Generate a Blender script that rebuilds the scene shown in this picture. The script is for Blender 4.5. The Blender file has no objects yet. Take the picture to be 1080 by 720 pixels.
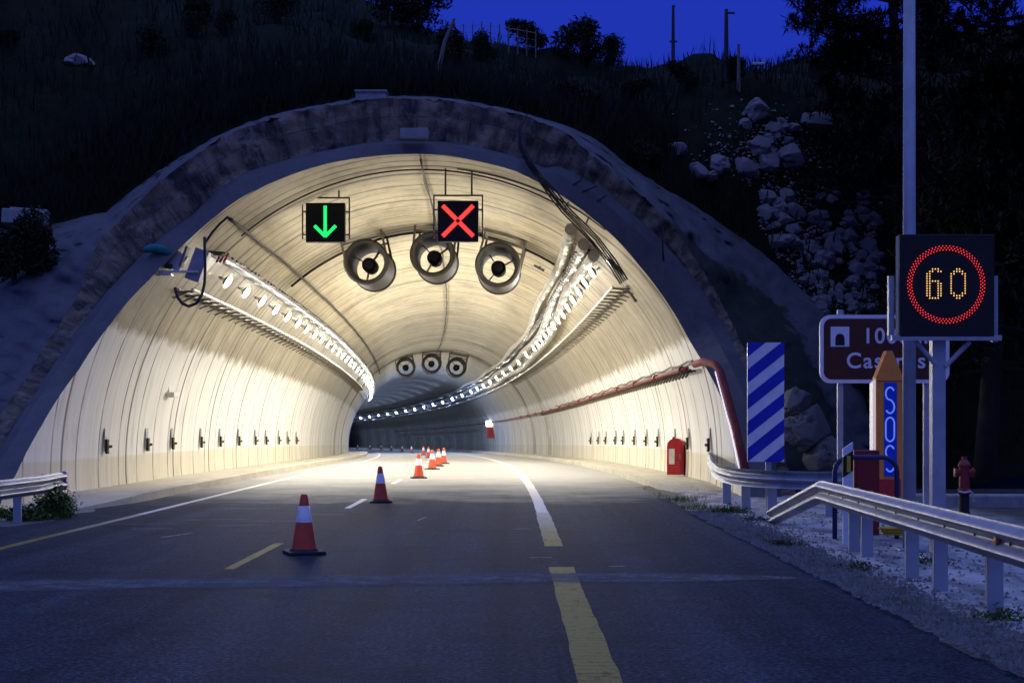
import bpy, bmesh, math, random
from mathutils import Vector, Matrix, noise
from mathutils.bvhtree import BVHTree
R = math.radians
PI = math.pi
rnd = random.Random(7)
scn = bpy.context.scene
col = scn.collection

# ------------------------------------------------------------------ camera model (level camera, lens shifted up)
EYE = 1.63
F = 1550.0
HOR = 447.0
def at(px, py, d):                       # point of the place at depth d (m) seen at photo pixel
    return Vector(((px-540)/F*d, d, EYE+(HOR-py)/F*d))

cam = bpy.data.cameras.new('camera'); camo = bpy.data.objects.new('camera', cam); col.objects.link(camo)
camo.location = (0, 0, EYE); camo.rotation_euler = (R(90), 0, 0)
cam.sensor_width = 36; cam.lens = F/1080*36; cam.shift_y = (HOR-360)/1080; cam.clip_end = 3000; cam.clip_start = .1
scn.camera = camo

# ------------------------------------------------------------------ helpers
class MB:
    def __init__(s): s.v = []; s.f = []; s.uv = None
    def add(s, vs, fs):
        o = len(s.v); s.v += [tuple(v) for v in vs]; s.f += [tuple(i+o for i in f) for f in fs]
    def box(s, c, d, m=None, bev=0):
        x, y, z = d[0]/2, d[1]/2, d[2]/2
        if bev:
            b = min(bev, x*.9, y*.9, z*.9); vs = []
            bm = bmesh.new(); bmesh.ops.create_cube(bm, size=1)
            bmesh.ops.scale(bm, vec=d, verts=bm.verts)
            bmesh.ops.bevel(bm, geom=bm.edges[:], offset=b, segments=2, affect='EDGES', profile=.5)
            bm.verts.index_update()
            vs = [v.co.copy() for v in bm.verts]; fs = [[v.index for v in f.verts] for f in bm.faces]; bm.free()
        else:
            vs = [Vector(p) for p in ((-x,-y,-z),(x,-y,-z),(x,y,-z),(-x,y,-z),(-x,-y,z),(x,-y,z),(x,y,z),(-x,y,z))]
            fs = [(0,3,2,1),(4,5,6,7),(0,1,5,4),(1,2,6,5),(2,3,7,6),(3,0,4,7)]
        if m is not None: vs = [m @ v for v in vs]
        c = Vector(c); s.add([v+c for v in vs], fs)
        return s
    def tube(s, pts, r, n=8, cap=True):
        pts = [Vector(p) for p in pts]; k = len(pts); rings = []
        rr = r if isinstance(r, (list, tuple)) else [r]*k
        up = None
        for i, p in enumerate(pts):
            t = (pts[min(i+1, k-1)]-pts[max(i-1, 0)]).normalized()
            if up is None:
                up = Vector((0,0,1)) if abs(t.z) < .9 else Vector((0,1,0))
            a = t.cross(up); 
            if a.length < 1e-5: a = t.cross(Vector((1,0,0)))
            a.normalize(); b = a.cross(t).normalized(); up = b
            rings.append([p+(a*math.cos(2*PI*j/n)+b*math.sin(2*PI*j/n))*rr[i] for j in range(n)])
        vs = [v for q in rings for v in q]; fs = []
        for i in range(k-1):
            for j in range(n): fs.append((i*n+j, i*n+(j+1)%n, (i+1)*n+(j+1)%n, (i+1)*n+j))
        if cap: fs += [tuple(range(n))[::-1], tuple((k-1)*n+j for j in range(n))]
        s.add(vs, fs); return s
    def lathe(s, prof, n=24, m=None, cap=False):           # prof (r, z) revolved about z
        vs = []; fs = []; k = len(prof)
        for r, z in prof:
            for j in range(n): vs.append(Vector((r*math.cos(2*PI*j/n), r*math.sin(2*PI*j/n), z)))
        for i in range(k-1):
            for j in range(n): fs.append((i*n+j, i*n+(j+1)%n, (i+1)*n+(j+1)%n, (i+1)*n+j))
        if cap: fs += [tuple(range(n))[::-1], tuple((k-1)*n+j for j in range(n))]
        if m is not None: vs = [m @ v for v in vs]
        s.add(vs, fs); return s
    def grid(s, rows):
        k = len(rows[0]); vs = [p for r in rows for p in r]; fs = []
        for i in range(len(rows)-1):
            for j in range(k-1): fs.append((i*k+j, i*k+j+1, (i+1)*k+j+1, (i+1)*k+j))
        s.add(vs, fs); return s
    def prism(s, poly, y0, y1, m=None):                    # poly in x,z extruded along y
        k = len(poly)
        vs = [Vector((p[0], y0, p[1])) for p in poly]+[Vector((p[0], y1, p[1])) for p in poly]
        fs = [tuple(range(k)), tuple(range(2*k-1, k-1, -1))]+[(i, i+k, (i+1)%k+k, (i+1)%k) for i in range(k)]
        if m is not None: vs = [m @ v for v in vs]
        s.add(vs, fs); return s
    def build(s, name, mat, parent=None, smooth=False, uv=None):
        me = bpy.data.meshes.new(name); me.from_pydata(s.v, [], s.f); me.update()
        if uv is not None:
            ul = me.uv_layers.new(name='UVMap')
            for l in me.loops: ul.data[l.index].uv = uv[l.vertex_index]
        if smooth:
            for p in me.polygons: p.use_smooth = True
            if smooth == 'auto':
                bm = bmesh.new(); bm.from_mesh(me)
                for e in bm.edges:
                    if len(e.link_faces) == 2 and e.calc_face_angle(0) > R(30): e.smooth = False
                bm.to_mesh(me); bm.free()
        me.materials.append(mat)
        o = bpy.data.objects.new(name, me); col.objects.link(o)
        if parent is not None: o.parent = parent
        return o
def recalc(o):
    bm = bmesh.new(); bm.from_mesh(o.data); bmesh.ops.recalc_face_normals(bm, faces=bm.faces[:]); bm.to_mesh(o.data); bm.free(); return o
def tag(o, label=None, cat=None, group=None, kind=None):
    if label: o['label'] = label
    if cat: o['category'] = cat
    if group: o['group'] = group
    if kind: o['kind'] = kind
    return o
def empty(name, loc, label, cat, group=None, rz=0):
    o = bpy.data.objects.new(name, None); o.empty_display_size = .2; col.objects.link(o)
    o.location = loc; o.rotation_euler = (0, 0, rz)
    return tag(o, label, cat, group)
def copy_tree(o, parent=None):
    c = o.copy(); col.objects.link(c)
    if parent is not None: c.parent = parent
    for ch in list(o.children): copy_tree(ch, c)
    return c
def textmesh(name, body, size, mat, parent, loc, bold=0.0, sx=1.0, space=1.0, ext=.002):
    cu = bpy.data.curves.new(name, 'FONT'); cu.body = body; cu.size = size; cu.align_x = 'CENTER'; cu.align_y = 'CENTER'
    cu.offset = bold; cu.extrude = ext; cu.space_character = space
    t = bpy.data.objects.new(name, cu); col.objects.link(t); bpy.context.view_layer.update()
    me = bpy.data.meshes.new_from_object(t.evaluated_get(bpy.context.evaluated_depsgraph_get()))
    bpy.data.objects.remove(t)
    me.materials.clear(); me.materials.append(mat)
    me.transform(Matrix.Translation(loc) @ Matrix.Rotation(R(90), 4, 'X') @ Matrix.Diagonal((sx, 1, 1, 1)))
    o = bpy.data.objects.new(name, me); col.objects.link(o); o.parent = parent; return o
ORD = 'first second third fourth fifth sixth seventh eighth ninth tenth eleventh twelfth thirteenth fourteenth fifteenth sixteenth seventeenth eighteenth nineteenth twentieth'.split()
TENS = {20:'twenty', 30:'thirty', 40:'forty', 50:'fifty'}
def ordinal(i):                                            # i from 0
    if i < 20: return ORD[i]
    n = i+1; t = n//10*10
    return {30:'thirtieth', 40:'fortieth', 50:'fiftieth'}[n] if n == t else TENS[t]+'-'+ORD[n-t-1]

# ------------------------------------------------------------------ materials
def nodes(name):
    m = bpy.data.materials.new(name); m.use_nodes = True
    nt = m.node_tree; return m, nt, nt.nodes['Principled BSDF']
def N(nt, t, **kw):
    n = nt.nodes.new(t)
    for k, v in kw.items():
        if k.startswith('_'): setattr(n, k[1:], v)
        else: n.inputs[k.replace('9', ' ')].default_value = v
    return n
def ramp(nt, fac, stops):
    n = nt.nodes.new('ShaderNodeValToRGB'); e = n.color_ramp.elements
    while len(e) < len(stops): e.new(.5)
    for el, (p, c) in zip(e, stops):
        el.position = p; el.color = (*c, 1) if len(c) == 3 else c
    nt.links.new(fac, n.inputs[0]); return n.outputs[0]
def mix(nt, fac, a, b, mode='MIX'):
    n = nt.nodes.new('ShaderNodeMix'); n.data_type = 'RGBA'; n.blend_type = mode
    for i, x in ((0, fac), (6, a), (7, b)):
        if hasattr(x, 'links') or hasattr(x, 'is_linked'): nt.links.new(x, n.inputs[i])
        elif isinstance(x, (int, float)): n.inputs[i].default_value = x
        else: n.inputs[i].default_value = (*x, 1)
    return n.outputs[2]
def math_(nt, op, a, b=None, c=None):
    n = nt.nodes.new('ShaderNodeMath'); n.operation = op
    for i, x in enumerate((a, b, c)):
        if x is None: continue
        if isinstance(x, (int, float)): n.inputs[i].default_value = x
        else: nt.links.new(x, n.inputs[i])
    return n.outputs[0]
def nz(nt, scale, detail=4, vec=None, rough=.55):
    n = nt.nodes.new('ShaderNodeTexNoise'); n.inputs['Scale'].default_value = scale; n.inputs['Detail'].default_value = detail
    n.inputs['Roughness'].default_value = rough
    if vec is not None: nt.links.new(vec, n.inputs['Vector'])
    return n.outputs['Fac']
def bump(nt, bs, h, strength=.3, dist=.02):
    b = nt.nodes.new('ShaderNodeBump'); b.inputs['Strength'].default_value = strength; b.inputs['Distance'].default_value = dist
    nt.links.new(h, b.inputs['Height']); nt.links.new(b.outputs[0], bs.inputs['Normal'])
def objco(nt):
    return nt.nodes.new('ShaderNodeTexCoord').outputs['Object']
def scaled(nt, v, s):
    n = nt.nodes.new('ShaderNodeMapping'); n.inputs['Scale'].default_value = s; nt.links.new(v, n.inputs[0]); return n.outputs[0]
def simple(name, c, rough=.5, metal=0, var=.25, scale=6, bmp=.1, dirt=None):
    m, nt, bs = nodes(name); co = objco(nt)
    f = nz(nt, scale, 5, co)
    a = tuple(x*(1-var) for x in c); b = tuple(min(1, x*(1+var)) for x in c)
    out = ramp(nt, f, [(.3, a), (.7, b)])
    if dirt:
        g = nz(nt, scale*.6, 6, scaled(nt, co, (1.6, 1.6, .5)), .7)
        gm = nt.nodes.new('ShaderNodeMapRange'); gm.inputs[1].default_value = .52; gm.inputs[2].default_value = .72
        nt.links.new(g, gm.inputs[0]); out = mix(nt, math_(nt, 'MULTIPLY', gm.outputs[0], .7), out, dirt)
    nt.links.new(out, bs.inputs['Base Color']); bs.inputs['Metallic'].default_value = metal
    r2 = nt.nodes.new('ShaderNodeMapRange'); r2.inputs[3].default_value = max(.05, rough-.12); r2.inputs[4].default_value = min(1, rough+.12)
    nt.links.new(nz(nt, scale*3, 3, co), r2.inputs[0]); nt.links.new(r2.outputs[0], bs.inputs['Roughness'])
    if bmp: bump(nt, bs, nz(nt, scale*8, 4, co), bmp, .01)
    return m
def emit(name, c, s):
    m, nt, bs = nodes(name); bs.inputs['Base Color'].default_value = (*[min(.8, x) for x in c], 1)
    bs.inputs['Emission Color'].default_value = (*c, 1); bs.inputs['Emission Strength'].default_value = s
    return m

M = {}
M['galv'] = simple('galvanised_steel', (.33, .35, .40), .5, .3, .2, 4, .10, (.17, .16, .15))
M['galv_paint'] = simple('grey_painted_post', (.34, .37, .42), .5, .15, .15, 3, .05, (.2, .2, .2))
M['grey_metal'] = simple('dull_grey_metal', (.30, .30, .30), .5, .5, .2, 5, .05)
M['tray_grey'] = simple('dirty_tray_metal', (.17, .16, .13), .65, .1, .25, 5, .06, (.08, .07, .05))
M['tray_dark'] = simple('sooty_tray_metal', (.055, .05, .042), .7, .1, .3, 5, .06)
M['pale_metal'] = simple('pale_painted_metal', (.62, .6, .54), .45, .1, .12, 4, .04, (.3, .28, .22))
M['dark_metal'] = simple('dark_metal', (.035, .03, .025), .6, .2, .3, 6, .05)
M['rust_metal'] = simple('grimy_bracket_metal', (.12, .10, .07), .7, .1, .35, 6, .1)
M['fan'] = simple('sooty_fan_casing', (.022, .018, .012), .7, .2, .3, 4, .08, (.03, .025, .02))
M['fan_in'] = simple('perforated_fan_lining', (.016, .014, .010), .8, .1, .3, 14, .2)
M['black'] = simple('matt_black', (.004, .004, .005), .75, 0, .3, 6, .03)
M['rubber'] = simple('black_rubber', (.02, .02, .022), .8, 0, .3, 12, .1)
M['cone'] = simple('orange_red_plastic', (.62, .07, .02), .5, 0, .15, 8, .04, (.30, .05, .03))
M['white_band'] = simple('white_reflective_band', (.80, .80, .82), .35, 0, .06, 20, .03, (.5, .48, .44))
M['red'] = simple('red_paint', (.50, .025, .02), .4, 0, .15, 6, .04, (.2, .02, .02))
M['dark_red'] = simple('dull_dark_red_paint', (.22, .012, .012), .5, 0, .15, 6, .04)
M['pipe_red'] = simple('worn_red_pipe_paint', (.17, .012, .014), .8, 0, .25, 5, .06, (.12, .07, .05))
M['orange'] = simple('orange_plastic', (.95, .30, .035), .45, 0, .1, 5, .04, (.7, .21, .03))
M['cream'] = simple('cream_plastic', (.78, .72, .60), .5, 0, .1, 5, .04)
M['blue'] = simple('blue_reflective', (.004, .022, .42), .4, 0, .12, 5, .02)
M['navy'] = simple('navy_painted_tube', (.012, .018, .09), .4, 0, .2, 6, .03)
M['sign_white'] = simple('white_reflective_sheet', (.72, .74, .80), .4, 0, .08, 6, .02)
M['brown'] = simple('brown_sign_sheet', (.065, .013, .005), .7, 0, .15, 5, .02)
M['yellow'] = simple('yellow_reflector', (.60, .42, .02), .35, 0, .1, 12, .02)
M['amber'] = simple('amber_reflector', (.55, .16, .01), .3, 0, .1, 12, .02)
M['teal'] = simple('teal_sleeve', (.01, .16, .15), .6, 0, .25, 9, .06)
M['duct'] = simple('corrugated_pale_duct', (.40, .385, .33), .7, .05, .2, 4, .05, (.2, .18, .14))
M['cable'] = simple('black_cable', (.015, .013, .012), .6, 0, .3, 6, .04)
M['bark'] = simple('dark_bark', (.035, .026, .02), .9, 0, .3, 6, .4)
M['wood'] = simple('weathered_wood', (.16, .14, .12), .8, 0, .25, 8, .2)
M['lens'] = emit('lamp_lens', (1, .945, .86), 980)
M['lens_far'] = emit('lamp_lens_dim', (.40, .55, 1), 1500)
M['green_led'] = emit('green_led', (.015, .85, .17), 1.15)
M['red_led'] = emit('red_led', (1, .055, .04), 1.25)
M['ring_led'] = emit('red_led_dots', (1, .04, .03), 1.6)
M['amber_led'] = emit('amber_led_dots', (1, .55, .16), 1.4)
M['sos_glow'] = emit('backlit_blue_letters', (.16, .30, 1), .55)
M['sos_blue'] = emit('backlit_blue_panel', (.0, .012, .32), .35)
M['white_glow'] = emit('white_box_light', (1, .9, .85), 14)
M['cream_glow'] = emit('cream_panel_painted_lit', (1, .86, .68), .42)  # glow stands in for tunnel light falling on the post's side
M['pipe_edge_glow'] = emit('glowing_pipe_edge', (.95, .85, 1), .8)  # self-lit material imitating light caught on the pipe's edge
def leaf(name, a, b):
    m, nt, bs = nodes(name)
    g = nt.nodes.new('ShaderNodeNewGeometry')
    c = ramp(nt, nz(nt, .9, 3, objco(nt)), [(.25, a), (.75, b)])
    nt.links.new(c, bs.inputs['Base Color']); bs.inputs['Roughness'].default_value = .75
    bs.inputs['Specular IOR Level'].default_value = .15
    return m
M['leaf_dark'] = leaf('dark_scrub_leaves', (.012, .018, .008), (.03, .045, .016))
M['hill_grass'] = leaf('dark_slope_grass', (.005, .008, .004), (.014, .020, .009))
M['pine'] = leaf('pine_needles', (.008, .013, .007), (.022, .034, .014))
M['weed'] = leaf('green_weed_leaves', (.05, .10, .018), (.13, .19, .04))
M['dry_grass'] = leaf('dry_grass', (.07, .065, .03), (.15, .14, .06))

def concrete(name, c, stain, streak=(6, 6, .7), bm=.25):
    m, nt, bs = nodes(name); co = objco(nt)
    big = nz(nt, .8, 6, co, .65)
    fine = nz(nt, 9, 6, co, .7)
    st = nz(nt, .55, 6, scaled(nt, co, streak), .7)
    k = ramp(nt, big, [(.3, tuple(x*.72 for x in c)), (.7, tuple(min(1, x*1.15) for x in c))])
    k = mix(nt, ramp(nt, st, [(.48, (0,0,0)), (.68, (.85,.85,.85))]), k, stain)
    k = mix(nt, .35, k, ramp(nt, fine, [(.3, tuple(x*.6 for x in c)), (.7, tuple(min(1, x*1.3) for x in c))]))
    nt.links.new(k, bs.inputs['Base Color']); bs.inputs['Roughness'].default_value = .85
    bump(nt, bs, fine, bm, .03)
    return m
M['band'] = concrete('rim_concrete', (.11, .105, .105), (.04, .038, .037), (1.2, 1.2, .5))
M['apron'] = concrete('pale_apron_concrete', (.095, .095, .105), (.03, .03, .032), (2, 2, 2))
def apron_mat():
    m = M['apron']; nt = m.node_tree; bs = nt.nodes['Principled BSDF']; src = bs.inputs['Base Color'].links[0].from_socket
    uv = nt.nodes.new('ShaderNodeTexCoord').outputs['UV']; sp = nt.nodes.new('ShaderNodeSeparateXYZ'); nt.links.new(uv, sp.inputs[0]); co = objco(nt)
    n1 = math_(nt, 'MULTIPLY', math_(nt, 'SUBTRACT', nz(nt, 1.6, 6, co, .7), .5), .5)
    edge = math_(nt, 'MULTIPLY_ADD', sp.outputs[0], -1.9, 1.62)                  # dark width shrinks towards the crown on the right side
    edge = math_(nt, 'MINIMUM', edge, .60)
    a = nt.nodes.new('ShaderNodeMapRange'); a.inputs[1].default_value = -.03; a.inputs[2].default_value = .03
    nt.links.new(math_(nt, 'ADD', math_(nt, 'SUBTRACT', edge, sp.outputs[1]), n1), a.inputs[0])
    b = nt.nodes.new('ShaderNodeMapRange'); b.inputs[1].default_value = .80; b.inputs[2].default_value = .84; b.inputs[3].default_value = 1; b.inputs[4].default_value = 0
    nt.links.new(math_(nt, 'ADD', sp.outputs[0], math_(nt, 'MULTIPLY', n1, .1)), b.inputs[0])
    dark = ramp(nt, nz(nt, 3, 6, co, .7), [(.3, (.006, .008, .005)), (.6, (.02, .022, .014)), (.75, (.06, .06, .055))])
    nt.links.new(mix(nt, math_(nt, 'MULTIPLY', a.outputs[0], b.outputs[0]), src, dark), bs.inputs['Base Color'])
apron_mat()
M['gravel_stone'] = concrete('gravel_stone', (.19, .18, .165), (.07, .066, .06), (9, 9, 9), .6)
M['dark_rock'] = concrete('weathered_dark_rock', (.13, .125, .12), (.05, .05, .045), (1, 1, 1), .8)
M['curb'] = concrete('curb_concrete', (.46, .43, .34), (.25, .22, .15), (2, .3, 2))
M['block'] = concrete('concrete_block', (.30, .30, .30), (.16, .15, .14))
M['rock'] = concrete('limestone', (.22, .205, .205), (.13, .12, .11), (1, 1, 1), .6)

def stone_wall(name):                                       # parapet: shuttered blotchy concrete with stains
    m, nt, bs = nodes(name); co = objco(nt)
    uv = nt.nodes.new('ShaderNodeTexCoord').outputs['UV']
    st = nz(nt, 1.0, 6, scaled(nt, uv, (2.6, .45, 1)), .72)
    blk = nt.nodes.new('ShaderNodeTexBrick'); nt.links.new(uv, blk.inputs['Vector'])
    blk.inputs['Scale'].default_value = 1; blk.inputs['Brick Width'].default_value = 1.25; blk.inputs['Row Height'].default_value = .62
    blk.inputs['Mortar Size'].default_value = .012; blk.inputs['Bias'].default_value = -.1
    blk.inputs['Color1'].default_value = (.25, .185, .125, 1); blk.inputs['Color2'].default_value = (.11, .085, .06, 1); blk.inputs['Mortar'].default_value = (.06, .055, .05, 1)
    k = mix(nt, ramp(nt, st, [(.42, (0,0,0)), (.58, (1,1,1))]), blk.outputs['Color'], (.045, .038, .032))
    k = mix(nt, ramp(nt, nz(nt, 2.3, 5, co, .7), [(.5, (0,0,0)), (.66, (.8,.8,.8))]), k, (.30, .235, .17))
    nt.links.new(k, bs.inputs['Base Color']); bs.inputs['Roughness'].default_value = .9
    bump(nt, bs, nz(nt, 4, 8, co, .75), .9, .12)
    return m
M['stone'] = stone_wall('blotchy_parapet_wall')

def lining():                                               # uv: u metres along the tunnel, v metres round the arch from the crown (signed)
    m, nt, bs = nodes('tunnel_lining_concrete')
    uv = nt.nodes.new('ShaderNodeTexCoord').outputs['UV']; sep = nt.nodes.new('ShaderNodeSeparateXYZ'); nt.links.new(uv, sep.inputs[0])
    u, v = sep.outputs[0], sep.outputs[1]; av = math_(nt, 'ABSOLUTE', v)
    def near(val, period, w, off=0.0):                      # 1 on thin lines
        p = math_(nt, 'PINGPONG', math_(nt, 'ADD', val, off), period/2)
        g = nt.nodes.new('ShaderNodeMapRange'); g.inputs[1].default_value = w*.45; g.inputs[2].default_value = w; g.inputs[3].default_value = 1; g.inputs[4].default_value = 0
        nt.links.new(p, g.inputs[0]); return g.outputs[0]
    # bare concrete with shutter boards and soot
    wob = nz(nt, .5, 3, uv)
    ring = nz(nt, 1.0, 5, scaled(nt, uv, (1.25, .035, 1)), .7)
    board = nz(nt, 1.0, 4, scaled(nt, uv, (1.1, .5, 1)), .6)
    bare = ramp(nt, ring, [(.26, (.38, .315, .19)), (.42, (.56, .48, .315)), (.6, (.63, .55, .375)), (.75, (.70, .62, .44))])
    bare = mix(nt, .35, bare, ramp(nt, board, [(.3, (.36, .31, .20)), (.7, (.68, .60, .43))]))
    soot = nz(nt, .8, 5, scaled(nt, uv, (.35, .9, 1)), .7)
    bare = mix(nt, ramp(nt, soot, [(.46, (0,0,0)), (.70, (.75,.75,.75))]), bare, (.27, .23, .155))
    lowbare = nt.nodes.new('ShaderNodeMapRange'); lowbare.inputs[1].default_value = 5.2; lowbare.inputs[2].default_value = 7.0; nt.links.new(av, lowbare.inputs[0])
    bare = mix(nt, math_(nt, 'MULTIPLY', lowbare.outputs[0], ramp(nt, nz(nt, 1.0, 6, scaled(nt, uv, (1.6, .8, 1)), .75), [(.3, (.95,.95,.95)), (.7, (.45,.45,.45))])), bare, (.21, .185, .13))
    fine = near(math_(nt, 'ADD', u, math_(nt, 'MULTIPLY', wob, .06)), .84, .055)
    bare = mix(nt, math_(nt, 'MULTIPLY', fine, ramp(nt, nz(nt, 1.4, 3, uv), [(.38, (0,0,0)), (.6, (.8,.8,.8))])), bare, (.12, .092, .048))
    # painted lower panels
    streak = nz(nt, 1.0, 6, scaled(nt, uv, (4.5, .22, 1)), .7)
    paint = ramp(nt, streak, [(.28, (.60, .58, .52)), (.5, (.71, .70, .655)), (.7, (.78, .775, .74))])
    drip = nz(nt, 1.0, 6, scaled(nt, uv, (9, .16, 1)), .75)
    paint = mix(nt, ramp(nt, drip, [(.54, (0,0,0)), (.70, (.55,.55,.55))]), paint, (.33, .29, .20))
    lowm = nt.nodes.new('ShaderNodeMapRange'); lowm.inputs[1].default_value = 11.42; lowm.inputs[2].default_value = 11.50
    nt.links.new(math_(nt, 'ADD', av, math_(nt, 'MULTIPLY', nz(nt, 2.5, 4, uv), .05)), lowm.inputs[0])
    kick = ramp(nt, streak, [(.3, (.46, .38, .20)), (.65, (.62, .54, .34))])
    paint = mix(nt, math_(nt, 'MULTIPLY', lowm.outputs[0], .55), paint, kick)
    pm = nt.nodes.new('ShaderNodeMapRange'); pm.inputs[1].default_value = 8.30; pm.inputs[2].default_value = 8.55
    nt.links.new(math_(nt, 'ADD', av, math_(nt, 'MULTIPLY', math_(nt, 'SUBTRACT', nz(nt, 1.2, 5, uv), .5), .8)), pm.inputs[0])
    c = mix(nt, pm.outputs[0], bare, paint)
    # dirt splashed low down, further inside
    far = nt.nodes.new('ShaderNodeMapRange'); far.inputs[1].default_value = 62; far.inputs[2].default_value = 100
    nt.links.new(u, far.inputs[0])
    grime = ramp(nt, nz(nt, 1.0, 6, scaled(nt, uv, (2.2, .3, 1)), .72), [(.32, (.95,.95,.95)), (.7, (.35,.35,.35))])
    c = mix(nt, math_(nt, 'MULTIPLY', far.outputs[0], grime), c, (.19, .185, .16))
    # joints: panel joints on the walls, ring joints on the vault
    jw = near(math_(nt, 'ADD', u, math_(nt, 'MULTIPLY', wob, .05)), 1.8, .06)
    jm = math_(nt, 'MULTIPLY', jw, ramp(nt, nz(nt, .9, 4, uv), [(.35, (.35,.35,.35)), (.55, (1,1,1))]))
    c = mix(nt, math_(nt, 'MULTIPLY', jm, .95), c, (.05, .042, .03))
    jr = near(u, 5.4, .10, 1.1); c = mix(nt, math_(nt, 'MULTIPLY', jr, .9), c, (.045, .038, .03))
    crown = near(math_(nt, 'ADD', v, 0), 400, .035); arc2 = near(math_(nt, 'ADD', u, math_(nt, 'MULTIPLY', nz(nt, .35, 3, uv), .12)), 2.55, .10, .3)
    up_ = math_(nt, 'MULTIPLY', math_(nt, 'SUBTRACT', 1.0, pm.outputs[0]), ramp(nt, nz(nt, .6, 5, scaled(nt, uv, (2.0, .35, 1)), .7), [(.46, (0,0,0)), (.56, (.9,.9,.9))]))
    c = mix(nt, math_(nt, 'MULTIPLY', arc2, up_), c, (.085, .068, .04))
    blot = nz(nt, 1.0, 6, scaled(nt, uv, (1.3, .35, 1)), .75)
    c = mix(nt, ramp(nt, blot, [(.55, (0,0,0)), (.72, (.5,.5,.5))]), c, (.24, .205, .135))
    c = mix(nt, crown, c, (.06, .05, .035))
    # small spots and drips
    sp = nz(nt, 6, 4, uv, .8); c = mix(nt, ramp(nt, sp, [(.66, (0,0,0)), (.74, (.6,.6,.6))]), c, (.16, .13, .08))
    nt.links.new(c, bs.inputs['Base Color']); bs.inputs['Roughness'].default_value = .7
    bump(nt, bs, math_(nt, 'SUBTRACT', ring, math_(nt, 'MULTIPLY', jr, 1.2)), .1, .03)
    return m
M['lining'] = lining()

def asphalt():
    m, nt, bs = nodes('asphalt'); co = objco(nt)
    big = nz(nt, .35, 5, scaled(nt, co, (1, .35, 1)), .6); mid = nz(nt, 3, 5, co, .7)
    v = nt.nodes.new('ShaderNodeTexVoronoi'); v.inputs['Scale'].default_value = 55; nt.links.new(co, v.inputs['Vector'])
    c = ramp(nt, big, [(.3, (.040, .040, .043)), (.7, (.066, .066, .068))])
    c = mix(nt, .4, c, ramp(nt, mid, [(.3, (.022, .022, .024)), (.7, (.10, .098, .094))]))
    agg = nz(nt, 24, 3, co, .8)
    c = mix(nt, .75, c, mix(nt, 1, c, ramp(nt, agg, [(.36, (.25, .25, .25)), (.5, (.78, .78, .78)), (.66, (1.9, 1.9, 1.85))]), 'MULTIPLY'))
    # pale aggregate, worn wheel paths
    c = mix(nt, ramp(nt, v.outputs['Color'], [(.80, (0,0,0)), (.97, (.55,.55,.55))]), c, (.20, .195, .185))
    trk = nz(nt, 1.0, 4, scaled(nt, co, (1.1, .02, 1)), .6)
    c = mix(nt, .5, c, mix(nt, 1, c, ramp(nt, trk, [(.35, (.45, .45, .45)), (.65, (1.5, 1.5, 1.5))]), 'MULTIPLY'))
    pat = nz(nt, 1.0, 6, scaled(nt, co, (.5, .7, 1)), .75)
    c = mix(nt, ramp(nt, pat, [(.52, (0,0,0)), (.66, (.5,.5,.5))]), c, (.024, .024, .026))
    ck = nt.nodes.new('ShaderNodeTexVoronoi'); ck.feature = 'DISTANCE_TO_EDGE'; ck.inputs['Scale'].default_value = .42
    wv = nt.nodes.new('ShaderNodeMix'); wv.data_type = 'VECTOR'; wv.inputs[0].default_value = .12; nt.links.new(co, wv.inputs[4])
    nn = nt.nodes.new('ShaderNodeTexNoise'); nn.inputs['Scale'].default_value = 1.5; nn.inputs['Detail'].default_value = 5; nt.links.new(co, nn.inputs['Vector']); 
    sc_ = nt.nodes.new('ShaderNodeVectorMath'); sc_.operation = 'MULTIPLY_ADD'; sc_.inputs[1].default_value = (2.2, 2.2, 0); nt.links.new(nn.outputs['Color'], sc_.inputs[0]); nt.links.new(co, sc_.inputs[2]); nt.links.new(sc_.outputs[0], ck.inputs['Vector'])
    c = mix(nt, ramp(nt, ck.outputs['Distance'], [(.003, (.3,.3,.3)), (.009, (0,0,0))]), c, (.016, .016, .018))
    c = mix(nt, 1, c, (.80, .93, 1.22), 'MULTIPLY')
    # sealed cracks and scuffs across
    cr = nz(nt, .8, 6, scaled(nt, co, (.35, 2.4, 1)), .75)
    c = mix(nt, ramp(nt, cr, [(.64, (0,0,0)), (.70, (.4,.4,.4))]), c, (.12, .118, .11))
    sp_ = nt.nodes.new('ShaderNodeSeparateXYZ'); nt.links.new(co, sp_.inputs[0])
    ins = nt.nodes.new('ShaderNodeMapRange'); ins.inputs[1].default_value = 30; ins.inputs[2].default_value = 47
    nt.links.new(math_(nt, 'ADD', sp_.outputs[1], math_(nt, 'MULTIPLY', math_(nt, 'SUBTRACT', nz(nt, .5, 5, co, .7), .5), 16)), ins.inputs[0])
    inside_tone = mix(nt, .5, (.30, .29, .265), ramp(nt, mid, [(.3, (.20, .195, .18)), (.7, (.36, .35, .32))]))
    c = mix(nt, ins.outputs[0], c, inside_tone)  # road base colour turns paler inside the tunnel
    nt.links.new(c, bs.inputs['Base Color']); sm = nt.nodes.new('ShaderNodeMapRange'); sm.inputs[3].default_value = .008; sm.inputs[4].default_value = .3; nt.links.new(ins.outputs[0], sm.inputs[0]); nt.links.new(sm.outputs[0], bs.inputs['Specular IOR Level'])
    rr = nt.nodes.new('ShaderNodeMapRange'); rr.inputs[3].default_value = .6; rr.inputs[4].default_value = .9
    nt.links.new(mid, rr.inputs[0]); nt.links.new(rr.outputs[0], bs.inputs['Roughness'])
    b = math_(nt, 'ADD', math_(nt, 'MULTIPLY', v.outputs['Distance'], .6), mid)
    bump(nt, bs, b, .35, .012)
    return m
M['asphalt'] = asphalt()
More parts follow.
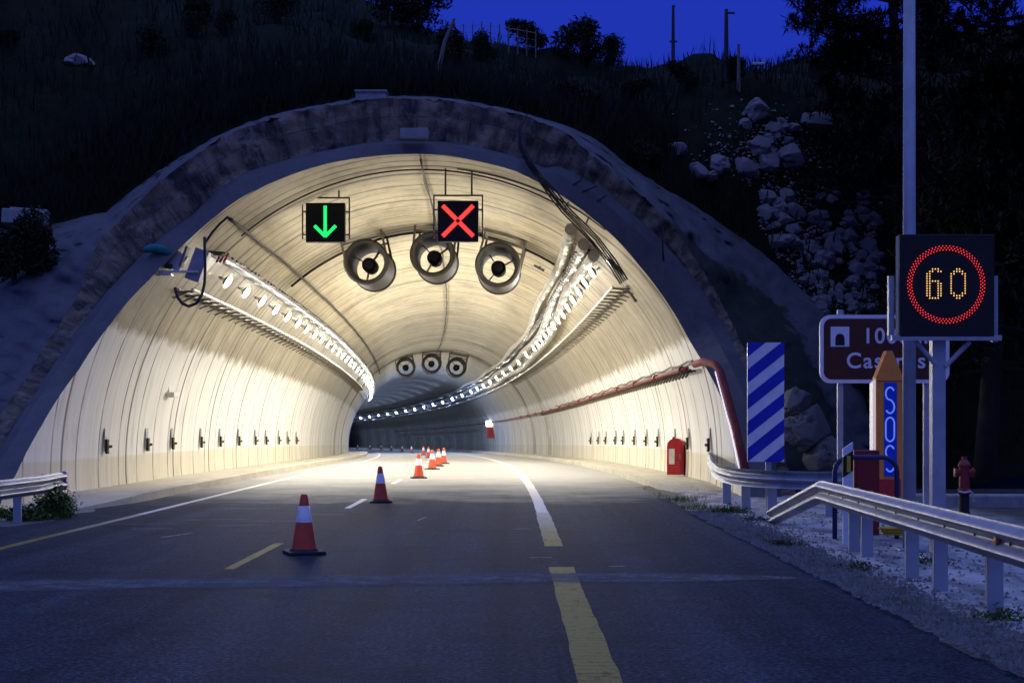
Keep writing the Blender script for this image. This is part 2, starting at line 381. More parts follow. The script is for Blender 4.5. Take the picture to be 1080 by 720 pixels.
def paintmat(name, c, wear, fade=None):
    m, nt, bs = nodes(name); co = objco(nt)
    f = nz(nt, 14, 6, scaled(nt, co, (1, .6, 1)), .75); w = nz(nt, 1.3, 3, co)
    rib = nt.nodes.new('ShaderNodeTexWave'); rib.bands_direction = 'Y'; rib.inputs['Scale'].default_value = 2.2; rib.inputs['Distortion'].default_value = 1.5
    nt.links.new(co, rib.inputs['Vector'])
    k = ramp(nt, math_(nt, 'ADD', f, math_(nt, 'MULTIPLY', math_(nt, 'SUBTRACT', w, .5), .35)), [(wear-.06, tuple(.35*x for x in c)), (wear+.06, c)])
    if fade:
        sy = nt.nodes.new('ShaderNodeSeparateXYZ'); nt.links.new(co, sy.inputs[0]); fd = nt.nodes.new('ShaderNodeMapRange'); fd.inputs[1].default_value = 21; fd.inputs[2].default_value = 28
        nt.links.new(math_(nt, 'ADD', sy.outputs[1], math_(nt, 'MULTIPLY', math_(nt, 'SUBTRACT', nz(nt, 1.2, 5, co, .7), .5), 6)), fd.inputs[0])
        k = mix(nt, fd.outputs[0], k, mix(nt, f, tuple(.55*x for x in fade), fade))
    k = mix(nt, math_(nt, 'MULTIPLY', rib.outputs['Fac'], .18), k, tuple(.4*x for x in c))
    nt.links.new(k, bs.inputs['Base Color']); bs.inputs['Roughness'].default_value = .7; bs.inputs['Specular IOR Level'].default_value = .05
    bump(nt, bs, rib.outputs['Fac'], .2, .01)
    return m
M['paint_white'] = paintmat('worn_white_road_paint', (.66, .65, .60), .36)
M['scuff'] = paintmat('old_paint_scuff', (.40, .40, .39), .5)
M['paint_lamplit'] = paintmat('worn_road_paint_lamplit', (.26, .21, .06), .42, (.60, .59, .54))  # yellow lamplight put into the near paint's colour, white further in
def joint_mat():
    m, nt, bs = nodes('pale_road_joint'); co = objco(nt); uv = nt.nodes.new('ShaderNodeTexCoord').outputs['UV']; sp = nt.nodes.new('ShaderNodeSeparateXYZ'); nt.links.new(uv, sp.inputs[0])
    prof = math_(nt, 'SUBTRACT', 1.0, math_(nt, 'ABSOLUTE', math_(nt, 'MULTIPLY_ADD', sp.outputs[1], 2.0, -1.0)))
    al = math_(nt, 'MULTIPLY', math_(nt, 'MINIMUM', math_(nt, 'MULTIPLY', prof, 2.2), 1.0), ramp(nt, nz(nt, 3, 6, co, .75), [(.3, (.15,.15,.15)), (.65, (.95,.95,.95))]))
    bs.inputs['Base Color'].default_value = (.15, .155, .17, 1); bs.inputs['Roughness'].default_value = .9; bs.inputs['Specular IOR Level'].default_value = .01
    nt.links.new(al, bs.inputs['Alpha']); return m
M['joint'] = joint_mat()

def ground_mat():
    m, nt, bs = nodes('verge_ground'); co = objco(nt)
    sep = nt.nodes.new('ShaderNodeSeparateXYZ'); nt.links.new(co, sep.inputs[0])
    x = math_(nt, 'ADD', sep.outputs[0], math_(nt, 'MULTIPLY', math_(nt, 'SUBTRACT', nz(nt, 1.1, 5, co, .7), .5), 1.1))
    v = nt.nodes.new('ShaderNodeTexVoronoi'); v.inputs['Scale'].default_value = 22; nt.links.new(co, v.inputs['Vector'])
    gravel = mix(nt, .65, ramp(nt, v.outputs['Color'], [(.1, (.04, .038, .034)), (.9, (.24, .225, .20))]), ramp(nt, nz(nt, 5, 5, co, .7), [(.3, (.05, .047, .04)), (.7, (.20, .19, .17))]))
    pad = ramp(nt, nz(nt, 1.2, 6, co, .7), [(.3, (.30, .29, .28)), (.65, (.54, .53, .51))])
    pad = mix(nt, ramp(nt, nz(nt, 2.2, 6, scaled(nt, co, (1, .4, 1)), .75), [(.45, (0,0,0)), (.62, (.85,.85,.85))]), pad, (.12, .11, .09))
    soil = ramp(nt, nz(nt, 2.5, 6, co, .7), [(.3, (.025, .025, .015)), (.7, (.08, .075, .05))])
    def step(a, b):
        g = nt.nodes.new('ShaderNodeMapRange'); g.inputs[1].default_value = a; g.inputs[2].default_value = b; nt.links.new(x, g.inputs[0]); return g.outputs[0]
    c = mix(nt, step(3.75, 4.0), gravel, pad)
    c = mix(nt, step(7.6, 8.8), c, soil)
    c = mix(nt, step(-9.4, -9.0), soil, c)
    nt.links.new(c, bs.inputs['Base Color']); bs.inputs['Roughness'].default_value = .9
    bump(nt, bs, math_(nt, 'ADD', v.outputs['Distance'], nz(nt, 9, 5, co)), .6, .03)
    return m
M['ground'] = ground_mat()
def hill_mat():
    m, nt, bs = nodes('hillside_scrub'); co = objco(nt)
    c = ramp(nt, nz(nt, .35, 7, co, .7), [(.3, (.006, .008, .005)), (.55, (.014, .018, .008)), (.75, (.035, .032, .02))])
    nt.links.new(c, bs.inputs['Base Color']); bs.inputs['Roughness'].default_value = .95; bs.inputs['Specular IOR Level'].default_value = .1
    bump(nt, bs, nz(nt, 2.5, 7, co, .75), .8, .3)
    return m
M['hill'] = hill_mat()

# ------------------------------------------------------------------ tunnel geometry
XC, HC, TR = -2.2, .70, 7.38             # axis, centre height, radius
def bend(y): return -(max(0, y-25)**2)/2200
def drop(y):
    if y < 30: return 0
    return 1.625e-4*(y-30)**2 if y < 70 else .26+.013*(y-70)
def onwall(side, h, y, off=0.0):           # point at height h above the road on the wall, off metres inside
    r = TR-off; return Vector((XC+bend(y)+side*math.sqrt(max(.0, r*r-(h-HC)**2)), y, h-drop(y)))
def arch(a, y, off=0.0):                   # a = angle from the right springing
    r = TR-off; return Vector((XC+bend(y)+r*math.cos(a), y, HC+r*math.sin(a)-drop(y)))
def floor(x, y): return Vector((x+bend(y), y, -drop(y)))

# outlines of the portal, as (photo pixel) polylines; each gets its own real depth below
PA = [(-6,549),(4,523),(10,512),(18,498),(44.4,448),(83,390),(97,368),(118,340),(136,316.6),(155.5,297),(173,278),(200,252),(226,229),(251,210.5),(286,193),(305.5,185),(349,171.8),(389,165.5),(433.6,162.6),(466.6,163.6),(505.5,170.4),(545,181),(565,191),(598,210),(633,237),(648.6,251),(675.8,282),(707,324),(726,357),(735,372),(754,405),(771,449),(782,487),(790,523),(796,549)]
PB = [(-64,549),(-46,523),(-30,505),(0,468),(36,412),(64,368),(95,325),(130,285),(160,255),(200,226),(228,199),(259,179),(296,168),(350,155),(389,148),(433,146),(466.6,147),(505,153),(550,164.6),(575,175),(588.6,164+8),(633,196),(664,221),(688,241),(713,267),(730,288),(751.6,321),(771,356),(785,384),(800,420),(815,470),(826,523),(832,549)]
PC = [(-98,549),(-80,523),(-50,490),(0,438),(28,398),(53,357),(70,331),(83.6,309),(97,268),(109,248.6),(132,227),(155.5,204),(173,187),(198.6,169),(228,149),(257,135),(296,122.5),(350,112),(375,106),(433.6,104.3),(466.6,106),(505.5,112),(550,122),(588.6,135),(616,156),(649,183.6),(680,209),(709,236),(716.6,247),(736,278),(757.4,313),(779,356),(795,390),(815,440),(830,490),(840,523),(846,549)]
PD = [(-185,549),(-170,523),(-120,400),(-60,300),(0,244),(62,236),(113,223),(150,193),(195,163),(228,144),(257,131),(296,119),(350,109),(375,103),(433.6,101.5),(466.6,103),(505.5,109),(550,119),(579,127),(604,135),(627.5,146.6),(660.5,173),(695.5,196),(734,218),(767,241),(808,270),(840,300),(870,330),(905,400),(930,523),(940,549)]
CX, CY = 415.0, 550.0
def polar(poly):
    q = sorted((math.atan2(CY-y, x-CX), math.hypot(x-CX, CY-y)) for x, y in poly); return q
def radius(q, th):
    if th <= q[0][0]: return q[0][1]
    for (a, r), (b, s) in zip(q, q[1:]):
        if th <= b: return r+(s-r)*(th-a)/(b-a)
    return q[-1][1]
QA, QB, QC, QD = map(polar, (PA, PB, PC, PD))
NT = 260
t0, t1 = .004, PI-.004
TH = [t0+(t1-t0)*i/NT for i in range(NT+1)]
def px(q, th):
    r = radius(q, th); return CX+r*math.cos(th), CY-r*math.sin(th)
def cyl_depth(x, y):                        # where the sight ray meets the vault
    a, b = (x-540)/F, (HOR-y)/F; k = EYE-HC
    A = a*a+b*b; B = -2*a*XC+2*b*k; C = XC*XC+k*k-TR*TR
    return (-B+math.sqrt(B*B-4*A*C))/(2*A)
ringA, ringB, ringC, ringD = [], [], [], []
for th in TH:
    ax, ay = px(QA, th); d = cyl_depth(ax, ay); ringA.append(at(ax, ay, d))
    c = abs(math.cos(th))
    jag = .12*noise.noise(Vector((th*40, 3, 1)))
    bx, by = px(QB, th); ringB.append(at(bx, by, d+.45))
    cx_, cy_ = px(QC, th); ringC.append(at(cx_, cy_+3.2*noise.noise(Vector((th*60, 0, 0)))+2*noise.noise(Vector((th*17, 0, 5))), d+.85+jag))
    dx, dy = px(QD, th); ringD.append(at(dx, dy+2*noise.noise(Vector((th*45, 9, 0))), d+1.9+3.2*c**1.3))

tunnel = empty('tunnel', (XC, 34, 0), 'arched concrete road tunnel with floodlit pale lining and blotchy stone parapet', 'tunnel')
T0 = Matrix.Translation((-XC, -34, 0))
def rel(pts): return [p-Vector((XC, 34, 0)) for p in pts]
# vault: one sheet from the slanted mouth to far inside
rows = []; uvs = []
ys = [None]+[40+1.0*i for i in range(66)]
ys = [None]+[38+1.2*i for i in range(51)]+[99.2, 99.21, 100.6, 100.61]+[102+2.5*i for i in range(4)]+[111, 111.01, 111.8, 111.81]+[114+4*i for i in range(65)]
def vr(y):
    if y is None: return 0
    if 99.205 < y < 100.605: return -.40
    if 111.005 < y < 111.805: return -.3
    return .0
for y in ys:
    row = []
    for i, th in enumerate(TH):
        if y is None: p = ringA[i].copy(); a = math.atan2(p.z-HC, p.x-XC); a += 2*PI*(a < -PI/2)
        else:
            p0 = ringA[i]; a0 = math.atan2(p0.z-HC, p0.x-XC); a0 += 2*PI*(a0 < -PI/2)
            e0, e1 = math.atan2(-HC-.3, 7.35), PI-math.atan2(-HC-.3, 7.35)
            a1 = e0+(e1-e0)*i/NT; w = min(1, max(0, (y-37)/8)); w = w*w*(3-2*w); a = a0*(1-w)+a1*w
            yy = max(y, p0.y+.15*(y-37)) if y < 44 else y
            p = arch(a, yy, vr(y))
        row.append(p); uvs.append((p.y, (a-PI/2)*TR))
    rows.append(row)
mb = MB(); mb.grid([rel(r) for r in rows]); mb.build('lining', M['lining'], tunnel, True, uvs)
# rim: cut face of the lining, ledge, parapet face and its top
def strip(name, r0, r1, mat, sub=4, rough=0.0, uvscale=None):
    rows = []; uv = []
    for k in range(sub+1):
        f = k/sub; row = []
        for i in range(NT+1):
            p = r0[i].lerp(r1[i], f)
            if 0 < k < sub and rough: p = p+Vector((0, 1, .3))*rough*(noise.noise(p*1.3)+.7*noise.noise(p*4.1))
            row.append(p); 
        rows.append(row)
    s = 0; acc = [0]
    for i in range(NT): s += (r0[i+1]-r0[i]).length; acc.append(s)
    for k in range(sub+1):
        for i in range(NT+1): uv.append((acc[i], (r1[i]-r0[i]).length*k/sub))
    mb = MB(); mb.grid([rel(r) for r in rows]); return mb.build(name, mat, tunnel, True, uv)
mid = [ringA[i].lerp(ringB[i], .62)+Vector((0, -.05, 0)) for i in range(NT+1)]
strip('portal_rim', ringA, mid, M['band'])
ledge = [ringB[i]+Vector((0, .18, -.02)) for i in range(NT+1)]
strip('ledge', mid, ledge, M['apron'], 4, .05)
strip('parapet', ledge, ringC, M['stone'], 10, .17)
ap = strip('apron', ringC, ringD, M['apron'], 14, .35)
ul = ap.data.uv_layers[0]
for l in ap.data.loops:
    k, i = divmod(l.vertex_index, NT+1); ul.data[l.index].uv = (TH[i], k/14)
# lip of clean concrete just inside the mouth and outer skirts that close the ends to the ground
b = MB()
bc = (at(437, 142, 35.1)-Vector((XC, 34, 0)))
b.box(bc, (.66, .4, .24), None, .015); b.build('keystone_block', M['block'], tunnel)

cap = MB().box((0, 0, .10), (.76, .4, .2), None, .02).box((0, -.02, .22), (.80, .44, .05), None, .01).build('capping_block', M['block']); cap.location = at(392, 107.5, 36.2)
tag(cap, 'small pale concrete block sitting on top of the parapet above the tunnel crown', 'block')

# ------------------------------------------------------------------ ground, road
mb = MB(); rows = []
for i in range(76):
    y = -60+i*97.0/70 if i <= 70 else 37+8*(i-70)
    row = []
    for j in range(121):
        x = -60+j
        if -8.0 < x < 3.2: z = -.06
        elif x >= 3.2: z = .02+.03*noise.noise(Vector((x*.8, y*.8, 0)))
        else: z = .0+.05*noise.noise(Vector((x*.6, y*.6, 4)))
        row.append(Vector((x, y, z)))
    rows.append(row)
mb.grid(rows)
def keep(f):
    c = sum((Vector(mb.v[i]) for i in f), Vector())/4
    return c.y < 37 or c.x > 10 or c.x < -14
mb.f = [f for f in mb.f if keep(f)]
o = mb.build('ground', M['ground'], None, True); tag(o, kind='structure')
# finer right verge so the gravel edge is uneven
rows = []
for i in range(520):
    y = -2+i*.078
    row = []
    for j in range(40):
        f = j/39; e = 3.10+.06*noise.noise(Vector((y*1.1, 5, 0)))+.04*noise.noise(Vector((y*3, 8, 0)))+.025*noise.noise(Vector((y*9, 3, 0)))
        x = e+(9.0-e)*f**1.5
        z = .012+.035*noise.noise(Vector((x*.8, y*.8, 0)))+.02*noise.noise(Vector((x*3, y*3, 2)))+(.03 if x > 3.9 else 0)+.012*noise.noise(Vector((x*9, y*9, 2)))
        q_ = min(1, (x-e)/.35); z = -.02*(1-q_)+z*q_
        row.append(Vector((x, y, z)))
    rows.append(row)
o = MB().grid(rows).build('verge', M['ground'], None, True); tag(o, kind='structure')
def vz(x, y): return .026+.035*noise.noise(Vector((x*.8, y*.8, 0)))+.03
rows = []
yy = [-60, -30, -10, 0]+[2+1.5*i for i in range(80)]+[124+6*i for i in range(40)]
for y in yy:
    xl, xr = (-8.2, 3.3) if y < 27 else (-9.9, 5.7)
    rows.append([floor(xl+(xr-xl)*k/12, y)+Vector((0, 0, 0)) for k in range(13)])
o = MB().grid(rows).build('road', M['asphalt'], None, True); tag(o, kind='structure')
def ribbon(name, mat, x0, w, ya, yb, z, step=1.0, jit=.008):
    n = max(2, int((yb-ya)/step)); L = []; Rr = []
    for i in range(n+1):
        y = ya+(yb-ya)*i/n; p = floor(x0, y)
        L.append(p+Vector((-w/2+jit*rnd.uniform(-1, 1), 0, z))); Rr.append(p+Vector((w/2+jit*rnd.uniform(-1, 1), 0, z)))
    o = MB().grid([[a, b] for a, b in zip(L, Rr)]).build(name, mat); tag(o, kind='structure'); return o
ribbon('road_marking', M['paint_lamplit'], -6.70, .15, -10, 26.5, .004, .5)
ribbon('road_marking', M['paint_white'], -6.70, .15, 26.52, 300, .004)
ribbon('road_marking', M['paint_lamplit'], .56, .28, 4, 16.75, .004, .4)
ribbon('road_marking', M['paint_lamplit'], .56, .25, 19.6, 27, .004, .5)
ribbon('road_marking', M['paint_white'], .56, .22, 27.02, 300, .004)
for k, y in enumerate([4.4, 16.5, 28.4, 40.6, 53]):
    ribbon('road_marking', M['paint_lamplit'] if k < 2 else M['paint_white'], -3.18, .12, y, y+3.6, .004, .4)
for k in range(16):
    y = 65.2+12.2*k; ribbon('road_marking', M['paint_white'], -3.18, .13, y, y+3.5, .004)
# pale transverse joint across the carriageway
L = []
for i in range(60):
    x = -8+11.0*i/59; y = 14.35+.145*(x+8) if x < .5 else 15.58; w = 1.25+.3*noise.noise(Vector((x*.7, 2, 0)))
    if x > 1.5: w *= max(.25, 1-(x-1.5)/2)
    L.append([Vector((x, y-w/2, .006)), Vector((x, y+w/2, .006))])
o = MB().grid(L).build('road_joint', M['joint'], None, False, [(i//2, i % 2) for i in range(120)]); tag(o, kind='structure')
# scuffs of old paint on the asphalt
sc = MB()
for (x, y, l, w, a) in ((-4.9, 21.5, .9, .06, .3), (-5.6, 22.8, .7, .04, 1.4), (-4.4, 23.6, .8, .04, 1.2), (-6.0, 23.9, 1.1, .04, 1.5), (-5.1, 25.0, 1.3, .04, 1.45), (-4.0, 24.6, .9, .04, 1.5),
                        (.16, 22.8, .32, .05, 1.45), (.35, 17.9, .3, .05, 1.4), (-1.55, 25.2, .9, .035, .1), (1.2, 16.8, .22, .05, 1.3), (-3.4, 26.4, .8, .04, 1.5), (-5.0, 28.2, 1.2, .05, 1.5), (-4.2, 30.1, 1, .05, 1.45)):
    m = Matrix.Rotation(-a, 4, 'Z'); q = [m @ Vector(p) for p in ((-w/2, -l/2, 0), (w/2, -l/2*.8, 0), (w*.6, l/2, 0), (-w*.4, l/2*.9, 0))]
    sc.add([v+Vector((x, y, .008)) for v in q], [(0, 1, 2, 3)])
o = sc.build('road_scuffs', M['scuff']); tag(o, kind='structure')

def pavement(side, x_edge, ya, yb, wall_h, nose):
    rows = []
    n = 90
    for i in range(n+1):
        y = ya+(yb-ya)*(i/n)**1.5; t = min(1, (y-ya)/nose)
        h = .02+.15*t; e = floor(x_edge-side*-.5*(1-t)**2*0, y)
        xe = x_edge+side*.55*(1-t)**1.6; p0 = floor(xe, y)
        w = onwall(side, .1, y, .0).x+side*.25
        rows.append([p0+Vector((0, 0, -.05)), p0+Vector((side*.02, 0, h)), p0+Vector((side*.16, 0, h+.012)), p0+Vector((side*.17, 0, h-.02)), Vector((w, y, p0.z+h-.02))])
    r0 = [v+Vector((0, -.01, -.25)) for v in rows[0]]
    o = MB().grid([r0]+rows).build('pavement', M['curb']); tag(o, kind='structure'); return o
pavement(-1, -7.75, 27.4, 330, .1, 3.5)
pavement(1, 3.65, 33.0, 330, .1, 5.0)

# ------------------------------------------------------------------ hillside behind the portal
SKY = [(-3000,-260),(-400,-200),(0,-130),(250,-60),(340,-22),(370,3),(400,18),(442,23),(462,36),(480,41),(550,52),(640,68),(680,78),(750,80),(830,80),(950,58),(1100,30),(2500,10)]
def interp(tab, x):
    if x <= tab[0][0]: return tab[0][1]
    for (a, r), (b, s) in zip(tab, tab[1:]):
        if x <= b: return r+(s-r)*(x-a)/(b-a)
    return tab[-1][1]
NS = 46
hill = []
DR = 42.0
info = []
for i, th in enumerate(TH):
    D = ringD[i]; ox = 1.25*math.cos(th); oy = .16+.9*math.sin(th)
    X, Y = D.x+DR*ox, D.y+DR*oy
    xs = 540+F*X/Y; ysk = interp(SKY, xs); z = EYE+(HOR-ysk)/F*Y
    info.append((D, ox, oy, (z-D.z)))
for k in range(NS+1):
    f = k/NS; d = 75*f**1.6; row = []
    for i, th in enumerate(TH):
        D, ox, oy, dz = info[i]
        if d <= DR:
            g = d/DR; zz = dz*(g**.92 if dz > 0 else g)
        else: zz = dz*(1-.5*((d-DR)/33)**1.5)
        p = D+Vector((ox*d, oy*d, zz))
        if k:
            am = min(1, d/4)*(1-max(0, 1-abs(d-DR)/8)*.6)
            p += Vector((0, 0, am*(1.1*noise.noise(p*.17)+.5*noise.noise(p*.5)+.2*noise.noise(p*1.4))))
        row.append(p)
    hill.append(row)
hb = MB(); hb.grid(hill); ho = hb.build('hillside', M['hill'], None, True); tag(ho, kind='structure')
bvh = BVHTree.FromPolygons([Vector(v) for v in hb.v], hb.f)
def hit(x, y):
    o = Vector((0, 0, EYE)); d = (at(x, y, 1)-o).normalized(); h = bvh.ray_cast(o, d)
    return (h[0], h[1]) if h[0] is not None else (None, None)
def drop_on(x, y, z=80):
    h = bvh.ray_cast(Vector((x, y, z)), Vector((0, 0, -1))); return h[0]

# ------------------------------------------------------------------ vegetation meshes
def clump_mesh(name, n, rx, ry, rz, ls, mat, seed, lobes=7, parent=None):
    r = random.Random(seed); mb = MB(); L = []
    for k in range(lobes):
        a = r.uniform(0, 2*PI); q = r.uniform(.1, .62)
        L.append((Vector((rx*q*math.cos(a), ry*q*math.sin(a), rz*r.uniform(.35, .95))), r.uniform(.28, .5)))
    for k in range(n):
        c, s = r.choice(L); d = Vector((r.gauss(0, 1), r.gauss(0, 1), r.gauss(0, 1))).normalized()*(r.random()**.4)
        p = c+Vector((d.x*rx*s, d.y*ry*s, d.z*rz*s*.8)); p.z = max(.02, p.z)
        m = Matrix.Rotation(r.uniform(0, 2*PI), 4, 'Z') @ Matrix.Rotation(r.uniform(-1.2, 1.2), 4, 'X') @ Matrix.Rotation(r.uniform(-1.2, 1.2), 4, 'Y')
        l = ls*r.uniform(.6, 1.4); w = l*.38
        mb.add([p+m @ Vector(v) for v in ((0, -l/2, 0), (w/2, 0, .1*l), (0, l/2, 0), (-w/2, 0, .1*l))], [(0, 1, 2, 3)])
    return mb.build(name, mat, parent)
def stems(rx, ry, rz, seed, parent, mat=None):
    r = random.Random(seed); mb = MB()
    for k in range(7):
        a = r.uniform(0, 2*PI); q = r.uniform(.2, .6)
        mb.tube([(0, 0, -.1), (rx*q*.4*math.cos(a), ry*q*.4*math.sin(a), rz*.35), (rx*q*math.cos(a), ry*q*math.sin(a), rz*r.uniform(.7, 1))], [.03, .02, .008], 5)
    return mb.build('stem', mat or M['bark'], parent)
protos = []
for k in range(4):
    s = empty('shrub', (0, 0, 0), 'dark leafy shrub on the unlit hillside above the tunnel', 'shrub', 'shrubs on the hillside')
    clump_mesh('foliage', 1500, 1.1, 1.0, 1.3, .17, M['leaf_dark'], 20+k, 8, s); stems(1.1, 1, 1.3, 40+k, s); protos.append(s)
used = [False]*4
def shrub(p, sc, label=None, group=True, rz=None):
    k = rnd.randrange(4)
    if used[k]: o = copy_tree(protos[k])
    else: o = protos[k]; used[k] = True
    o.location = p-Vector((0, 0, .1)); o.scale = (sc*rnd.uniform(.85, 1.2), sc, sc*rnd.uniform(.8, 1.15)); o.rotation_euler = (0, 0, rnd.uniform(0, 6))
    if label:
        o['label'] = label
        if 'group' in o and not group: del o['group']
    else:
        o['label'] = 'dark leafy shrub on the unlit hillside above the tunnel'; o['group'] = 'shrubs on the hillside'
    return o
for (x, y, s, lab) in ((560, 56, 1.15, 'compact dark bush standing up against the sky left of the bare twiggy one'), (607, 68, 1.5, 'wide loose bush on the skyline right of the compact one'), (640, 74, .9, 'low trailing bush on the skyline where the ridge dips'),
                       (441, 34, 1.2, 'rounded bush on the skyline beside the leaning post'), (410, 28, 1.3, 'dark bush on the high left part of the skyline')):
    h, n = hit(x, y)
    if h is None: h, n = hit(x, y+8)
    if h is not None: shrub(h, s, lab, False)
cnt = 0
for k in range(170):
    x, y = rnd.uniform(-40, 1100), rnd.uniform(0, 420)
    h, n = hit(x, y)
    if h is None: continue
    if 690 < x < 930 and 95 < y < 350: continue
    if 40 < x < 660 and y > 60 and rnd.random() < .3: continue
    if h.y < 40 and not (x > 880): continue
    if abs(x-82) < 45 and abs(y-67) < 60: continue
    if x < 420 and rnd.random() < .6: continue
    if x > 940 and h.y < 36: pass
    shrub(h, rnd.uniform(.45, .8)*(1.3 if h.y > 60 else 1)); cnt += 1
    if cnt > 95: break
# grass over the slope: uncountable
mb = MB()
for k in range(34000):
    i = rnd.randrange(4, NT-4); kk = rnd.randrange(0, NS-8) if k < 27000 else rnd.randrange(0, 5); p = hill[kk][i].lerp(hill[kk+1][i+1], rnd.random())+Vector((rnd.uniform(-.4, .4), rnd.uniform(-.4, .4), 0))
    g = drop_on(p.x, p.y)
    if g is None: continue
    gx, gy = 540+F*g.x/g.y, HOR-F*(g.z-EYE)/g.y
    if (790 < gx < 930 and 195 < gy < 350 or 715 < gx < 860 and 105 < gy < 195) and rnd.random() < .85: continue
    h = rnd.uniform(.25, .75); a = rnd.uniform(0, PI); w = .018+.012*rnd.random()
    dx, dy = w*math.cos(a), w*math.sin(a); lx, ly = rnd.uniform(-.18, .18), rnd.uniform(-.18, .18)
    mb.add([g+Vector((-dx, -dy, -.05)), g+Vector((dx, dy, -.05)), g+Vector((lx*.4+dx*.6, ly*.4+dy*.6, h*.6)), g+Vector((lx, ly, h))], [(0, 1, 2), (0, 2, 3)])
go = mb.build('hill_grass', M['hill_grass']); tag(go, 'long dark grass and scrub covering the hillside', 'grass', kind='stuff')

# pines on the right
def pine(name, base, h, cr, cb, seed, label, lean=(0, 0)):
    r = random.Random(seed); t = empty(name, base, label, 'tree')
    top = Vector((lean[0], lean[1], h)); tr = MB()
    tr.tube([Vector((0, 0, -.5)), top*.35+Vector((.1, 0, 0)), top*.7, top], [.26, .2, .13, .04], 9); trunk = tr.build('trunk', M['bark'], t, True)
    br = MB(); fo = MB()
    for k in range(74):
        f = cb+(1-cb)*(k/74); p0 = top*f; a = r.uniform(0, 2*PI); ln = cr*(1.05-.75*((f-cb)/(1-cb))**1.4)*r.uniform(.6, 1.1)
        tip = p0+Vector((math.cos(a)*ln, math.sin(a)*ln, ln*r.uniform(-.1, .35)))
        m = p0.lerp(tip, .5)+Vector((0, 0, -.08*ln)); br.tube([p0, m, tip], [.06, .04, .012], 5)
        for j in range(26):
            q = p0.lerp(tip, .25+.75*r.random()**.7)+Vector((r.gauss(0, .25), r.gauss(0, .25), r.gauss(0, .2)))
            for l in range(26):
                d = Vector((r.gauss(0, 1), r.gauss(0, 1), r.gauss(0, .8)+.3)).normalized(); ll = r.uniform(.14, .30); s_ = d.cross(Vector((0, 0, 1))).normalized()*.035
                o = q+d*r.uniform(0, .15); fo.add([o-s_, o+s_, o+d*ll], [(0, 1, 2)])
    br.build('limb', M['bark'], t); fo.build('crown', M['pine'], t)
    return t
pine('pine_tree', Vector((11.8, 44, 4.0)), 15, 4.6, .22, 3, 'tall dark pine whose left edge cuts the sky beside the tall lamp post', (-.6, 0))
pine('pine_tree', Vector((13.2, 38, 3.0)), 15, 4.4, .18, 4, 'dark pine at the right edge of the picture behind the speed sign', (.3, 0))
pine('pine_tree', Vector((10.6, 33, 1.0)), 8.5, 2.6, .22, 9, 'lower dark pine between the speed sign and the loose stone slope', (.4, 0))

# ------------------------------------------------------------------ boulders and rubble
def rock_mesh(seed, sub=4):
    bm = bmesh.new(); bmesh.ops.create_icosphere(bm, subdivisions=sub, radius=1); sv = Vector((seed*7.1, seed*3.3, 1)); pr_ = random.Random(seed*13)
    planes = [(Vector((pr_.gauss(0, 1), pr_.gauss(0, 1), pr_.gauss(0, 1))).normalized(), pr_.uniform(.58, .88)) for _ in range(12)]
    for v in bm.verts:
        p = v.co.copy(); n = noise.noise(p*1.1+sv)*.45+noise.noise(p*2.7+sv)*.18+noise.noise(p*6+sv)*.09+noise.noise(p*14+sv)*.04
        v.co = p*(1+n); v.co.z *= .8
        for ax, lim in planes:
            dd = v.co.dot(ax)
            if dd > lim: v.co -= ax*(dd-lim)*.93
    vs = [v.co.copy() for v in bm.verts]; bm.verts.index_update(); fs = [[v.index for v in f.verts] for f in bm.faces]; bm.free(); return vs, fs
rocks = []
for k in range(5):
    mb = MB(); mb.add(*rock_mesh(k+1)); rocks.append(mb.build('boulder', M['rock'], None, 'auto'))
rused = [False]*5
def rock(x, y, r, label, group=None, sq=1.0):
    h, n = hit(x, y)
    if h is None: return
    k = rnd.randrange(5)
    o = rocks[k]
    if rused[k]: o = o.copy(); col.objects.link(o)
    rused[k] = True
    s = 1.5*r/F*h.y; o.location = h+Vector((0, -.05*s, .02*s)); o.scale = (s*sq, s, s*.85*(1 if sq == 1 else .8)); o.rotation_euler = (rnd.uniform(-.4, .4), rnd.uniform(-.4, .4), rnd.uniform(0, 6))
    tag(o, label, 'rock')
    if group: o['group'] = group
    elif 'group' in o: del o['group']
for x, y, r, sq, lab in ((797, 118, 12, 1, 'uppermost pale boulder under the skyline, right of the thin ridge poles'), (860, 131, 13, 1.5, 'wide flat boulder at the right end of the boulder field'), (800, 157, 11, 1, 'pinkish boulder in the middle of the boulder group'),
        (784, 178, 11, 1, 'round pale boulder at the lower left of the boulder group'), (757, 174, 10, 1, 'upright boulder left of the round pale one'), (831, 168, 13, 1, 'tall boulder at the right of the boulder group'), (809, 173, 11, 1, 'squat boulder between the round and the tall one'),
        (735, 182, 9, 1, 'leftmost small boulder of the group near the parapet'), (746, 188, 7, 1, 'low boulder in front of the upright one'), (818, 137, 8, 1, 'broken stone below the uppermost boulder'), (786, 131, 6, 1, 'small stone at the left foot of the uppermost boulder'),
        (712, 158, 8, 1, 'half buried stone high left of the boulder group'), (82, 67, 10, 1.9, 'long pale boulder alone on the dark slope at upper left')):
    rock(x, y, r, lab, None, sq)
for k in range(190):
    t = rnd.random(); x = 800+130*rnd.random(); y = 200+150*t
    if x < 775+.55*(y-180): continue
    if x > 930: continue
    rock(x, y, rnd.choice((3, 3.5, 4, 5, 6, 8)), 'loose pale stone in the rubble slope behind the brown sign', 'loose stones of the rubble slope')
for k in range(14):
    rock(rnd.uniform(808, 835), rnd.uniform(128, 172), rnd.uniform(3, 6), 'small broken stone among the boulders under the skyline', 'small stones among the boulders')

